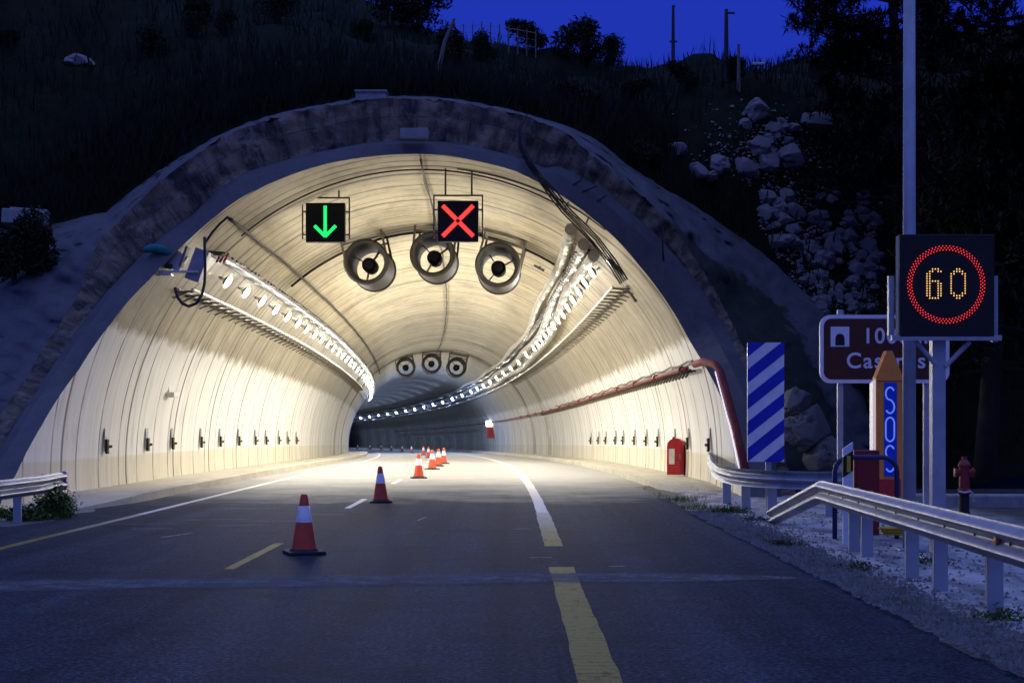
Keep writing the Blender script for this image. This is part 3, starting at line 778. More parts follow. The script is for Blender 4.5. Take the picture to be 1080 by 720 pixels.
mb = MB()
for k in range(2600):
    if k < 2000:
        t = rnd.random(); x = 800+125*rnd.random(); y = 196+152*t
        if x < 770+.55*(y-180) or noise.noise(Vector((x*.03, y*.03, 2))) < -.28: continue
    else: x = rnd.gauss(805, 35); y = rnd.gauss(160, 22)
    h, n = hit(x, y)
    if h is None: continue
    r_ = rnd.choice((.8, 1, 1.2, 1.6, 2.2))/F*h.y*1.3
    q = [Vector((rnd.uniform(.6, 1.3)*r_*math.cos(a), rnd.uniform(.6, 1.3)*r_*math.sin(a), rnd.uniform(-.3, .3)*r_)) for a in (0, 1.2, 2.5, 3.7, 5)]
    tp = Vector((rnd.uniform(-.5, .5)*r_, rnd.uniform(-.5, .5)*r_, r_*rnd.uniform(.5, 1.2)))
    mb.add([h+v for v in q]+[h+tp], [(0, 1, 5), (1, 2, 5), (2, 3, 5), (3, 4, 5), (4, 0, 5)])
o = mb.build('rubble', M['rock']); tag(o, 'broken stone chips between the boulders on the right slope', 'rubble', kind='stuff')
# ------------------------------------------------------------------ ridge poles, fence, far lamp
def ridge_pole(x, ytop, ybase, w, label, arm=None, lean=0, mat='wood'):
    h, n = hit(x, max(ybase, interp(SKY, x)+5))
    if h is None: return
    s = h.y/F; ht = (h.y*(HOR-ytop)/F+EYE)-h.z
    o = empty('utility_pole', h, label, 'pole'); mb = MB(); mb.tube([(0, 0, -.4), (lean*.5, 0, ht*.55), (lean, 0, ht)], [w*s*.65, w*s*.5, w*s*.38], 8); mb.build('pole', M[mat], o)
    if arm: 
        a = MB()
        for (z, l0, l1) in arm: a.box(((l0+l1)/2*s, 0, ht+z*s), (abs(l1-l0)*s, .06, .05))
        a.build('crossarm', M['dark_metal'], o)
    return o
ridge_pole(710, 6, 84, 3.6, 'thin dark mast on the ridge, left of the two other ridge poles', [(-38, -4, 4), (-1, 0, 2)], 0, 'dark_metal')
ridge_pole(766, 10, 84, 4.6, 'thick wooden pole with a short arm on the ridge', [(-4, 1, 9), (-54, -5, 3)], 0, 'dark_metal')
ridge_pole(779, 47, 96, 3.6, 'short pale pole right of the thick wooden one', None, 0, 'wood')
ridge_pole(459, 20, 74, 4.0, 'pale leaning post on the slope at the high end of the fence', None, .55, 'wood')
f = empty('wire_fence', at(510, 47, 70), 'low wire fence running down the ridge beside the leaning post', 'fence')
fp = f.location; prev = []
for k in range(11):
    x = 470+k*9.5; h, n = hit(x, interp(SKY, x)+6)
    if h is None: continue
    MB().box(h-fp+Vector((0, 0, .45)), (.05, .05, 1.3)).build('fence_post', M['wood'], f); prev.append(h-fp)
if len(prev) > 1:
    w = MB()
    for z in (.4, .7, 1.0): w.tube([p+Vector((0, 0, z)) for p in prev], .012, 4)
    w.build('wire', M['grey_metal'], f)
h, n = hit(803, 86)
if h is not None:
    o = empty('street_lamp', h, 'small distant street lamp beyond the ridge beside the pine', 'street lamp'); ht = (h.y*(HOR-68)/F+EYE)-h.z
    MB().tube([(0, 0, -.3), (0, 0, ht)], .022, 6).build('pole', M['grey_metal'], o); MB().box((-.1, 0, ht), (.42, .2, .10), None, .03).build('lamp_head', M['pale_metal'], o)

# left: concrete blocks and bush against the portal apron
b = MB().box((0, 0, 0), (1.05, .8, .36), None, .03).box((.1, 0, .2), (.9, .7, .06), None, .02).build('concrete_block', M['block']); b.location = at(27, 231, 36.6); b.rotation_euler = (0, .05, .2)
tag(b, 'grey concrete slab lying on the apron left of the portal', 'block')
bu = empty('bush', at(14, 300, 34.6), 'dark bush overhanging the concrete apron at the left edge', 'bush')
clump_mesh('foliage', 4200, 1.0, .9, 1.6, .16, M['leaf_dark'], 77, 9, bu); stems(.9, .9, 1.4, 78, bu)
# ------------------------------------------------------------------ tunnel lights
def make_light(lens):
    t = empty('tunnel_light', (0, 0, 0), 'x', 'tunnel light')
    MB().lathe([(.001, .10), (.08, .10), (.12, .07), (.165, .01), (.178, -.005), (.17, -.012)], 20).box((0, 0, .19), (.05, .34, .08)).build('housing', M['grey_metal'], t, 'auto')
    MB().lathe([(.168, -.002), (.158, -.022), (.12, -.036), (.06, -.044), (.001, -.046)], 20).build('lens', lens, t, True); return t
L1 = make_light(M['lens']); L2 = make_light(M['lens_far'])
uL = {id(L1): False, id(L2): False}
def light(side, h, y, lens, label, tilt):
    src = L1 if lens == 0 else L2
    o = copy_tree(src) if uL[id(src)] else src
    uL[id(src)] = True
    o.location = onwall(side, h, y, .34); o.rotation_euler = (0, side*tilt, math.atan2(max(0, y-25), 1100)+side*.10); o['label'] = label
    o['group'] = 'floodlights along the %s tunnel wall' % ('left' if side < 0 else 'right')
yl = [38.9+2.95*k for k in range(15)]+[84+4.2*k for k in range(16)]
yr = [42.2+2.95*k for k in range(13)]+[84+7.5*k for k in range(9)]+[155+12.5*k for k in range(13)]
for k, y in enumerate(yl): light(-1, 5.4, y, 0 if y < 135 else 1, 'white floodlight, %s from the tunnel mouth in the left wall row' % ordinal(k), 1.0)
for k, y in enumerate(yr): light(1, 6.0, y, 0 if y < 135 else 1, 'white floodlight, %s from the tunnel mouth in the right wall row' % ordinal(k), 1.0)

def tray(side, hu, hl, y0, y1, label):
    p0 = onwall(side, hl, y0); t = empty('cable_tray', p0, label, 'cable tray', 'cable trays under the floodlights'); ysn = [y0+(y1-y0)*k/70 for k in range(71)]
    A = MB()
    for off in (.06, .34): A.tube([onwall(side, hl, y, off)-p0 for y in ysn], .035, 6)
    A.build('rail', M['pale_metal'], t)
    B = MB(); y = y0+.2
    while y < min(y1, 110):
        B = MB(); B.tube([onwall(side, hl-.05, y, .0)-p0, onwall(side, hl-.03, y, .36)-p0], .028, 5); B.tube([onwall(side, hl-.20, y, .02)-p0, onwall(side, hl-.05, y, .22)-p0], .022, 5); y += 1.1
        B.build('bracket', M['tray_grey'], t)
    C = MB(); rows = [[onwall(side, hu+.10, y, .03)-p0, onwall(side, hu+.10, y, .05)-p0, onwall(side, hu+.06, y, .30)-p0, onwall(side, hu+.13, y, .31)-p0] for y in ysn]; C.grid(rows)
    y = y0
    while y < min(y1, 120): C.tube([onwall(side, hu+.16, y, .03)-p0, onwall(side, hu+.12, y, .34)-p0], .03, 5); y += .6
    C.build('lamp_rail', M['tray_dark'], t)
    return t
tray(-1, 5.72, 4.95, 36.2, 150, 'pale ladder cable tray carrying the lamp row along the left wall')
tray(1, 6.34, 5.5, 41.2, 320, 'pale ladder cable tray carrying the lamp row along the right wall')

# corrugated ducts on the right haunch
for k, (px_, py_, hd, y0, lab) in enumerate(((610, 238, 0, 39.0, 'uppermost'), (621, 252, .5, 40.0, 'middle'), (631, 263, 1, 41.0, 'lowest'))):
    d0 = cyl_depth(px_, py_); p = at(px_, py_, d0); a0 = math.atan2(p.z-HC, p.x-XC)
    def pt(y):
        w = min(1, max(0, (y-50)/30)); a = a0*(1-w)+(a0-.02+(.03-.03*k))*w-.05*w
        a += .012*math.sin(y*.23+k*.9)
        return arch(a, y, .17)
    t = MB(); pts = []; rr = []; y = d0-.3
    while y < 118:
        pts.append(pt(y)); rr.append((.17, .17, .10)[len(pts) % 3]); y += .27 if y < 80 else .4
    while y < 300: pts.append(pt(y)); rr.append(.13); y += 3
    o = t.tube([q-pts[0] for q in pts], rr, 9).build('corrugated_duct', M['duct'], None, False); o.location = pts[0]
    tag(o, '%s of the three pale corrugated ducts running along the right haunch' % lab, 'duct', 'corrugated ducts')

# ------------------------------------------------------------------ jet fans
def make_fan():
    t = empty('jet_fan', (0, 0, 0), 'x', 'jet fan', 'ceiling jet fans'); mx = Matrix.Rotation(R(-90), 4, 'X')      # axis along +y
    MB().lathe([(.58, -.02), (.66, -.08), (.72, -.03), (.73, .06), (.68, .10), (.68, 2.5), (.73, 2.56), (.73, 2.66), (.66, 2.7), (.58, 2.62)], 40, mx).build('casing', M['fan'], t, 'auto')
    MB().lathe([(.58, -.02), (.53, .5), (.53, 2.1), (.58, 2.62)], 40, mx).build('inner_lining', M['fan_in'], t, True)
    MB().lathe([(.001, .72), (.15, .74), (.22, .82), (.24, 1.0), (.24, 1.7), (.001, 1.72)], 24, mx).build('hub', M['black'], t, 'auto')
    for a in (.75, 2.4, 4.3):
        MB().box((.38*math.cos(a), 1.2, .38*math.sin(a)), (.34, .35, .025), Matrix.Rotation(-a, 4, 'Y')).build('strut', M['black'], t)
    for a in range(0): pass
    b = MB()
    for s in (-1, 1):
        for yy in (.3, 2.3): b.box((s*.66, yy, .62), (.07, .08, .95)); 
        b.box((s*.66, 1.3, .95), (.06, 2.2, .06))
    for yy in (.3, 2.3): b.box((0, yy, 1.0), (1.45, .09, .09)); b.box((0, yy, .74), (1.3, .06, .06))
    b.build('bracket', M['rust_metal'], t)
    return t
fan0 = make_fan(); first = True
for (x, y, d, roll, lab) in ((386, 276, 46.5, .22, 'left of the three big jet fans near the tunnel mouth'), (456, 268, 46.8, -.1, 'middle of the three big jet fans near the tunnel mouth'), (525, 279, 46.5, -.25, 'right of the three big jet fans near the tunnel mouth'),
                       (428, 387, 112, .2, 'left of the three small looking jet fans deep in the tunnel'), (455.5, 383, 112.4, 0, 'middle of the three small looking jet fans deep in the tunnel'), (482, 387, 112, -.2, 'right of the three small looking jet fans deep in the tunnel')):
    o = fan0 if first else copy_tree(fan0); first = False
    o.location = at(x, y, d); o.rotation_euler = (0, -roll, math.atan2(d-25, 1100)+(-.03 if d < 60 else 0)); o['label'] = lab
    if d > 100: o.scale = (1.03, 1, 1.03)
# ------------------------------------------------------------------ lane signals
def signal(x, y, d, name, label, red):
    p = at(x, y, d); t = empty('lane_signal', p, label, 'lane signal', 'lane signals over the carriageway')
    MB().box((0, .12, 0), (1.02, .22, 1.02), None, .015).build('housing', M['black'], t)
    fr = MB()
    for s in (-1, 1): fr.box((s*.61, .16, .12), (.035, .04, 1.08))
    fr.box((0, .16, .66), (1.25, .04, .04))
    for s in (-1, 1): fr.box((s*.56, .16, -.3), (.10, .04, .04)); fr.box((s*.56, .16, .3), (.10, .04, .04))
    fr.build('frame', M['rust_metal'], t)
    for s in (-.32, .34):
        wx = p.x+s-XC-bend(d); topz = HC+math.sqrt(TR**2-wx**2)-drop(d)-p.z
        MB().tube([(s, .16, .66), (s, .16, topz+.05)], .024, 6).build('hanger', M['rust_metal'], t)
    g = MB()
    if red:
        for a in (PI/4, -PI/4): g.box((0, -.006 if a > 0 else -.009, 0), (1.08, .012, .105), Matrix.Rotation(a, 4, 'Y'))
        g.build('red_cross', M['red_led'], t); MB().box((0, -.02, 0), (.09, .012, .09), Matrix.Rotation(PI/4, 4, 'Y')).build('centre_boss', M['dark_red'], t)
    else:
        g.box((0, -.006, .07), (.085, .012, .72)); 
        for s in (-1, 1): g.box((s*.135, -.009 if s > 0 else -.012, -.23), (.40, .012, .085), Matrix.Rotation(-s*R(45), 4, 'Y'))
        g.build('green_arrow', M['green_led'], t)
signal(343, 234.5, 38.2, 'lane_signal', 'black square signal showing a green downward arrow over the left lane', False)
signal(483, 233, 36.8, 'lane_signal', 'black square signal showing a red cross over the right lane', True)

# ------------------------------------------------------------------ vault cables
def cable(name, pts, r, label, mat='cable', group=None, cat='cable', n=6):
    p0 = pts[0]; o = MB().tube([p-p0 for p in pts], r, n).build(name, M[mat], None, True); o.location = p0; return tag(o, label, cat, group)
cable('cable', [arch(a, 37.2+.25*math.sin(a*3), .05) for a in [1.05+.05*k for k in range(25)]], .022, 'dark cable arching across the vault from which the lane signals hang')
cable('cable', [arch(a, 48.4, .06) for a in [.84+.05*k for k in range(30)]], .042, 'thick dark cable arching across the vault at the near jet fans')
cable('cable', [arch(a, 36.6+.1*math.sin(5*a), .03) for a in [.9+.05*k for k in range(12)]], .018, 'thin dark cable across the vault nearest the right side of the mouth')
cable('cable', [onwall(-1, 6.5+.006*math.sin(y*.9), y, .06) for y in [34.8+1.2*k for k in range(70)]], .036, 'knotted dark cable running inward along the left haunch')
cable('cable', [arch(PI/2+.005*math.sin(y), y, .05) for y in [35.6+1.5*k for k in range(50)]], .022, 'thin cable running inward along the crown')
for (x, y, d) in ((574, 276, 0), (561, 318, 0)):
    dd = cyl_depth(x, y); p = at(x, y, dd-.1)
    o = MB().box((0, 0, 0), (.05, .05, .5), Matrix.Rotation(.7, 4, 'Y')).box((-.18, 0, -.22), (.4, .06, .08), Matrix.Rotation(.5, 4, 'Y')).box((.16, 0, .2), (.3, .06, .05), Matrix.Rotation(.6, 4, 'Y')).build('sensor_bracket', M['rust_metal']); o.location = p
    tag(o, 'small dark bracket on the vault %s' % ('just right of the nearest right jet fan' if y < 300 else 'below the nearest right jet fan, next to the ducts'), 'bracket')

# bundle of cables over the right rim
base = [(556, 121, .62), (549, 134, .62), (550, 152, .5), (558, 172, .25), (571, 190, -.05), (583, 205, -.1), (597, 222, -.05), (612, 237, .05), (628, 254, .1), (645, 276, .1), (658, 297, .15)]
for k in range(5):
    pts = []
    for j, (x, y, dd) in enumerate(base):
        ang = math.atan2(CY-y, x-CX); ax, ay = px(QA, ang); d = cyl_depth(ax, ay)
        sp = (k-2)*(1.1+.8*(j > 4)); pts.append(at(x+sp+1.5*noise.noise(Vector((j*.7, k*3, 0))), y-sp*.6+1.5*noise.noise(Vector((j*.7, k*5, 9))), d+dd-.14-.02*k))
    if k > 2: pts = pts[2+k % 2:]
    cable('cable', pts, .02, ['outermost black cable draped over the parapet down the right rim', 'second black cable draped over the parapet down the right rim', 'third black cable draped over the parapet down the right rim', 'short black cable starting on the right rim below the parapet', 'lowest short black cable along the right rim'][k], 'cable', 'cables over the right rim')
for k, (q) in enumerate(([(590, 212), (600, 198), (613, 190), (614, 178)], [(596, 218), (606, 205), (622, 199), (630, 196)], [(618, 236), (624, 222), (630, 212), (640, 206)], [(699, 238), (699, 262), (700, 275)])):
    pts = []
    for x, y in q:
        ang = math.atan2(CY-y, x-CX); ax, ay = px(QA, ang); pts.append(at(x, y, cyl_depth(ax, ay)+.2))
    cable('cable', pts, .022, ['looped thin wire rising from the cable bundle to the parapet', 'thin wire branching right from the cable bundle over the ledge', 'short bent wire on the rim below the branching ones', 'thin vertical wire hanging down the right parapet'][k])
# speakers at the right end of the lamp tray
for k, (x, y, w, h_, r_) in enumerate(((652, 279, 13, 24, -.75), (668, 308, 10, 20, -.6))):
    d = cyl_depth(x, y)-.25; s = d/F
    o = empty('loudspeaker', at(x, y, d), ['grey box loudspeaker above the right lamp row at the mouth', 'smaller dark box below the right lamp row at the mouth'][k], 'box')
    MB().box((0, 0, 0), (w*s, .3, h_*s), Matrix.Rotation(r_, 4, 'Y'), .02).build('housing', M['grey_metal' if k == 0 else 'rust_metal'], o)
    MB().tube([(0, .1, 0), (.3, .25, .25)], .025, 6).build('bracket', M['rust_metal'], o)
    if k == 0: MB().box((0, -.155, 0), (w*s*.75, .012, h_*s*.8), Matrix.Rotation(r_, 4, 'Y')).build('grille', M['dark_metal'], o)

# left mouth: camera box on a bracket, loop cable, teal sleeve
p = at(203, 280, 34.0); s = 34.0/F
o = empty('control_box', p, 'grey box on a shelf bracket at the left end of the lamp row', 'control box')
MB().box((.13, 0, .0), (.34, .3, .75), Matrix.Rotation(.35, 4, 'Y'), .02).build('housing', M['grey_metal'], o)
MB().box((-.18, -.02, .20), (.06, .3, .5), Matrix.Rotation(.35, 4, 'Y'), .01).build('side_panel', M['tray_grey'], o)
sh = MB(); sh.box((-.3, -.05, -.16), (.95, .35, .05)); sh.box((-.62, -.05, -.2), (.32, .3, .10)); sh.build('shelf', M['pale_metal'], o)
MB().box((-.55, -.12, -.02), (.2, .16, .12), Matrix.Rotation(.2, 4, 'Y'), .02).build('sensor', M['dark_metal'], o)
MB().box((-.35, .1, .1), (.3, .25, .42), Matrix.Rotation(.6, 4, 'Y'), .02).build('bracket', M['pale_metal'], o)
cable('cable', [at(x, y, 33.6) for x, y in ((184.5, 303), (187, 313), (192, 320), (199, 323), (207, 320), (213, 311), (216, 298), (216.5, 280), (216, 262), (215.8, 250))], .035, 'dark looped cable hanging under the grey box at the left end of the lamps')
cable('cable', [at(x, y, 34.2) for x, y in ((216, 257), (224, 245), (232, 236), (240, 229), (246, 232))], .03, 'dark cable rising from the grey box to the left haunch')
pts = []
for x, y in ((151, 264), (158, 262), (166, 262), (174, 264), (180, 269)):
    ang = math.atan2(CY-y, x-CX); ax, ay = px(QA, ang); pts.append(at(x, y, cyl_depth(ax, ay)+.08))
cable('sleeve', pts, [.05, .10, .11, .10, .06], 'teal sleeve wrapped over the left rim beside the grey box', 'teal', None, 'sleeve', 10)
o = MB()
for k in range(3): o.box((.09*k, 0, 0), (.05, .08, .26), Matrix.Rotation(.5, 4, 'Y'))
o = o.build('marker_plate', M['red']); o.location = at(231, 272, 36.6); tag(o, 'little red and white marker plate above the first left lamps', 'marker')

# ------------------------------------------------------------------ fire main on the right wall
pts = [onwall(1, 3.05, y, .28) for y in [37.2+1.5*k for k in range(150)]]
t = empty('fire_main', pts[0], 'red water pipe running along the right tunnel wall and down at the mouth', 'pipe'); p0 = pts[0]
MB().tube([p-p0 for p in pts], .05, 10).build('wall_pipe', M['pipe_red'], t, True)
cx_ = [at(733, 384, 36.9), at(742, 381, 36.2), at(754, 384, 35.2), at(760, 392, 34.9), at(768, 421, 34.2), at(777, 455, 33.4), at(788, 505, 32.5)]
MB().tube([p-p0 for p in cx_], .092, 12).build('down_pipe', M['pipe_red'], t, True)
MB().tube([p-p0+Vector((-.135, -.05, 0)) for p in cx_[3:]], .016, 6).build('painted_edge_glint', M['pipe_edge_glow'], t)  # bright edge of the pipe, its highlight put in as a glowing strip
b = MB(); r2 = MB()
for k in range(90):
    y = 37.4+.7*k; q = onwall(1, 3.05, y, .28)-p0; b = MB(); b.box(q+Vector((.1, 0, -.06)), (.30, .06, .05)); b.box(q+Vector((.05, 0, -.12)), (.05, .06, .26), Matrix.Rotation(.5, 4, 'Y')); b.build('bracket', M['rust_metal'], t)
MB().tube([onwall(1, 3.22, y, .12)-p0+Vector((0, 0, .03*math.sin(y*1.7))) for y in [37+.9*k for k in range(60)]], .03, 6).build('side_cable', M['rust_metal'], t)
fl = MB()
for k in range(14):
    y = 38.2+6*k; q = onwall(1, 3.05, y, .28)-p0; fl = MB(); fl.lathe([(.10, -.03), (.10, .03)], 12, Matrix.Translation(q) @ Matrix.Rotation(R(90), 4, 'X'), True); fl.build('flange', M['dark_red'], t)

# fire cabinet at the foot of the right wall
def cabinet(loc, label, rz, w=.9, h=1.0):
    t = empty('fire_cabinet', loc, label, 'fire cabinet', None, rz)
    pr = [(-w/2, 0), (w/2, 0), (w/2, h*.78)]+[(w/2*math.cos(a)*1.0, h*.78+h*.22*math.sin(a)) for a in [PI*k/10 for k in range(1, 10)]]+[(-w/2, h*.78)]
    MB().prism(pr, -.2, .2).build('body', M['red'], t)
    MB().prism([(x*.86-.03, .05+z*.88) for x, z in pr], -.225, -.203).build('door', M['red'], t)
    MB().box((-w*.2, -.235, h*.5), (w*.34, .014, h*.42)).build('window', M['cream'], t)
    MB().box((w*.3, -.24, h*.5), (.03, .03, .14)).build('handle', M['grey_metal'], t)
    return t
cabinet(Vector((4.78, 42.8, .16)), 'red round topped fire cabinet at the foot of the right wall', -.25, .48, 1.06)
q = onwall(1, 1.5, 148, .4); t = empty('fire_cabinet', Vector((q.x, 148, -drop(148))), 'small red hose cabinet with a white light above, deep on the right wall', 'fire cabinet')
MB().box((0, 0, 2.05), (.8, .4, 1.2), None, .03).build('body', M['red'], t); MB().box((0, -.21, 2.0), (.5, .02, .8)).build('door', M['dark_red'], t)
MB().box((-.15, -.05, 2.95), (.62, .3, .55), None, .05).build('sign_light', M['white_glow'], t)

# wall delineators
def make_delin():
    t = empty('wall_reflector', (0, 0, 0), 'x', 'reflector')
    MB().box((0, 0, .18), (.03, .34, .75), None, .006).build('back_plate', M['grey_metal'], t)
    MB().box((-.05, 0, -.02), (.09, .27, .46), None, .015).build('housing', M['black'], t)
    MB().box((-.10, -.05, .05), (.03, .09, .12)).box((-.10, -.05, -.14), (.03, .09, .09)).build('reflector', M['yellow'], t)
    MB().box((-.13, -.1, -.02), (.16, .05, .09), None, .01).build('arm', M['rust_metal'], t); return t
dl = make_delin(); first = True
for side, y0, n in ((-1, 34.6, 11), (1, 37.6, 11)):
    for k in range(n):
        y = y0+3.7*k+(.0, .35, -.3, .2, -.15)[k % 5]; o = dl if first else copy_tree(dl); first = False
        o.scale = (.6, .72, .75); o.location = onwall(side, 1.12, y, .05); o.rotation_euler = (0, 0, (0 if side > 0 else PI)+math.atan2(max(0, y-25), 1100)); o['group'] = 'reflectors along the %s wall' % ('left' if side < 0 else 'right')
        o['label'] = 'black wall reflector, %s from the mouth along the %s wall' % (ordinal(k), 'left' if side < 0 else 'right')
p = onwall(-1, 2.45, 40.4, .14); o = MB().box((0, 0, 0), (.22, .5, .14), None, .02).box((-.1, 0, .12), (.05, .1, .3)).build('wall_lamp', M['pale_metal']); o.location = p
tag(o, 'small pale fitting on the left wall above the third reflector', 'wall fitting')

# ------------------------------------------------------------------ traffic cones
def make_cone():
    t = empty('traffic_cone', (0, 0, 0), 'x', 'traffic cone', 'traffic cones along the centre line')
    b = MB(); b.box((0, 0, .022), (.46, .46, .044), None, .012); b.lathe([(.19, .04), (.175, .065), (.165, .07)], 24); b.build('base', M['rubber'], t)
    r = lambda z: .158-.118*(z-.06)/.69
    MB().lathe([(r(.05), .05), (r(.40), .40)], 28).build('lower_body', M['cone'], t, True)
    MB().lathe([(r(.40)+.001, .40), (r(.42)+.004, .405), (r(.60)+.004, .60), (r(.61), .605)], 28).build('reflective_band', M['white_band'], t, True)
    MB().lathe([(r(.605), .605), (r(.73), .73), (r(.75)-.006, .75), (.02, .752), (.018, .70)], 28).build('tip', M['cone'], t, True); return t
cn = make_cone(); first = True
def cone_at(x, y, label, rz=0.3, tip=(0, 0)):
    global first
    o = cn if first else copy_tree(cn); first = False
    o.location = floor(x-bend(y), y)+Vector((0, 0, .001)); o.rotation_euler = (tip[0], tip[1], rz); o['label'] = label
cone_at(-2.61, 18.45, 'nearest orange cone with a white band, on the dark asphalt', .35)
cone_at(-2.73, 30.6, 'second cone, dark against the lit road at the tunnel mouth', .1, (.015, -.02))
cone_at(-2.87, 45.2, 'overexposed cone standing apart on the brightest road, third from the front', .2)
cone_at(-3.07, 56.5, 'cone just behind the third one, left of a close pair', .5)
cone_at(-3.15, 63.0, 'left cone of the close pair on the bright road', .1)
cone_at(-3.25, 70.0, 'right cone of the close pair on the bright road', .3)
for k, (x, y) in enumerate(((452, 97), (446.5, 120), (434, 149), (424, 170), (412.7, 191), (401.8, 210), (390, 230), (377, 252))):
    cone_at((x-540)/F*y, y, 'tiny distant cone on the curve, %s from the right' % ordinal(k), .2*k)

# ------------------------------------------------------------------ guardrails
WP = [(.041*(1-math.cos(2*PI*abs(z)/.155)), z) for z in [-.155+.31*k/28 for k in range(29)]]
def wbeam(path, flip, zs=None):                             # path of Vector at beam centre; flip = +1 corrugation to the left of travel
    rows = []
    for i, p in enumerate(path):
        t = (path[min(i+1, len(path)-1)]-path[max(i-1, 0)]).normalized(); a = Vector((-t.y, t.x, 0)).normalized()*flip
        upv = t.cross(a).normalized() if t.cross(a).z > 0 else -t.cross(a).normalized()
        rows.append([p+a*(x+.03)+upv*z for x, z in WP]+[p+a*(x+.026)+upv*z*.99 for x, z in WP[::-1]])
    mb = MB(); mb.grid([r+[r[0]] for r in rows]); return mb
def smooth(pts, n=8):
    out = []; k = len(pts)
    for i in range(k-1):
        p0, p1, p2, p3 = pts[max(i-1, 0)], pts[i], pts[i+1], pts[min(i+2, k-1)]
        for j in range(n):
            t = j/n; out.append(.5*((2*p1)+(p2-p0)*t+(2*p0-5*p1+4*p2-p3)*t*t+(3*p1-p0-3*p2+p3)*t**3))
    return out+[pts[-1]]
def rail_post(parent, p, ht, w=.12, d=.06):
    m = MB(); m.box((0, 0, ht/2-.15), (w, d*.2, ht+.3)); m.box((-w/2, d/2, ht/2-.15), (.008, d, ht+.3)); m.box((w/2, d/2, ht/2-.15), (.008, d, ht+.3))
    o = m.build('post', M['galv_paint'], parent); o.location = p; return o
# left, running back towards the viewer
g = empty('guardrail', Vector((-8.1, 26.7, 0)), 'short end of a pale guardrail at the left edge, among green weeds', 'guardrail'); gp = g.location
pa = [Vector((-8.0, y, .60)) for y in (4, 10, 16, 20, 23, 25)]+[Vector((-8.14, 26.0, .60)), Vector((-8.2, 26.75, .60))]
recalc(wbeam([p-gp for p in pa], -1).build('beam', M['galv'], g, 'auto'))
MB().box(Vector((-8.2, 26.9, .6))-gp, (.12, .32, .34), Matrix.Rotation(.2, 4, 'Z'), .02).build('end_terminal', M['galv'], g)
for y in (12, 16, 20, 24.1): rail_post(g, Vector((-8.12, y, 0))-gp, .72)
# near right rail with ramped-down end
g = empty('guardrail', Vector((4.2, 19.8, 0)), 'long near guardrail on the right whose far end slopes down to the ground', 'guardrail'); gp = g.location
def rx(y): return 3.35+.043*y
pa = [Vector((rx(y), y, .715)) for y in (5, 7, 9, 11, 13, 15, 17, 19, 19.75)]+[Vector((rx(19.9)+.01, 20.0, .70))]+[Vector((rx(20)+.02*(y-20), y, .70-.145*(y-20))) for y in (21, 22, 23, 24.2)]
recalc(wbeam([p-gp for p in pa], 1).build('beam', M['galv'], g, 'auto'))
for y in (10.1, 12.1, 13.9, 15.07, 17.4, 18.2): rail_post(g, Vector((rx(y)+.11, y, 0))-gp, .84, .125)
sp = MB()
for y in (10.1, 12.1, 13.9, 15.07, 17.4, 18.2): sp.box(Vector((rx(y)+.04, y, .715))-gp, (.10, .12, .2))
sp.build('spacer', M['galv'], g)
bolt = MB()
for k in range(13):
    y = 7.2+1.0*k; bolt.lathe([(.016, 0), (.016, .010), (.001, .014)], 8, Matrix.Translation(Vector((rx(y)-.030, y, .715))-gp) @ Matrix.Rotation(R(-90), 4, 'Y'))
bolt.build('bolt', M['rust_metal'], g)
MB().lathe([(.06, 0), (.06, .02), (.05, .028), (.001, .03)], 20, Matrix.Translation(Vector((rx(11.5)-.035, 11.5, .715))-gp) @ Matrix.Rotation(R(-90), 4, 'Y')).build('reflector', M['amber'], g)
MB().lathe([(.04, .03), (.001, .034)], 12, Matrix.Translation(Vector((rx(11.5)-.037, 11.5, .715))-gp) @ Matrix.Rotation(R(-90), 4, 'Y')).build('reflector_centre', M['orange'], g)
# far right rail curling from the tunnel wall
g = empty('guardrail', Vector((4.3, 27, 0)), 'far curved guardrail turning right from the tunnel wall in front of the striped panel', 'guardrail'); gp = g.location
path = smooth([Vector(p) for p in ((5.0, 38, .78), (4.55, 34, .74), (4.12, 30.5, .70), (3.98, 28.2, .68), (4.08, 26.8, .67), (4.5, 25.7, .665), (5.1, 25.2, .66), (5.75, 25.1, .66))], 8)
recalc(wbeam([p-gp for p in path], 1).build('beam', M['galv'], g, 'auto'))
for x, y in ((4.30, 29.4), (4.38, 27.5), (4.62, 26.1), (5.5, 25.35)): rail_post(g, Vector((x, y, 0))-gp, .78, .16)

# ------------------------------------------------------------------ striped hazard panel
d = 26.4; p = at(807.5, 424, d); w, h_ = .66, 2.14
t = empty('hazard_panel', Vector((p.x, d, 0)), 'tall blue and white diagonally striped panel beside the tunnel mouth', 'sign'); z0 = p.z-h_/2
MB().box((0, 0, z0+h_/2), (w, .05, h_), None, .006).build('panel', M['sign_white'], t)
sb = MB(); per = .47; slope = .80
k = -3
while True:
    za = k*per; zb = za+per*.52; k += 1
    if za > h_+.1: break
    poly = [(-w/2, za), (w/2, za+slope*w), (w/2, zb+slope*w), (-w/2, zb)]
    # clip to panel
    def clip(poly, zlim, below):
        out = []
        for i in range(len(poly)):
            a, b = poly[i], poly[(i+1) % len(poly)]; ia = (a[1] <= zlim) if below else (a[1] >= zlim); ib = (b[1] <= zlim) if below else (b[1] >= zlim)
            if ia: out.append(a)
            if ia != ib: f_ = (zlim-a[1])/(b[1]-a[1]); out.append((a[0]+(b[0]-a[0])*f_, zlim))
        return out
    poly = clip(poly, 0.0, False)
    if len(poly) > 2: poly = clip(poly, h_, True)
    if len(poly) > 2: sb.prism([(x, z+z0) for x, z in poly], -.03, -.027)
sb.build('blue_stripes', M['blue'], t)
MB().box((.06, .07, z0/2+.1), (.10, .06, z0+.5)).build('post', M['galv_paint'], t)

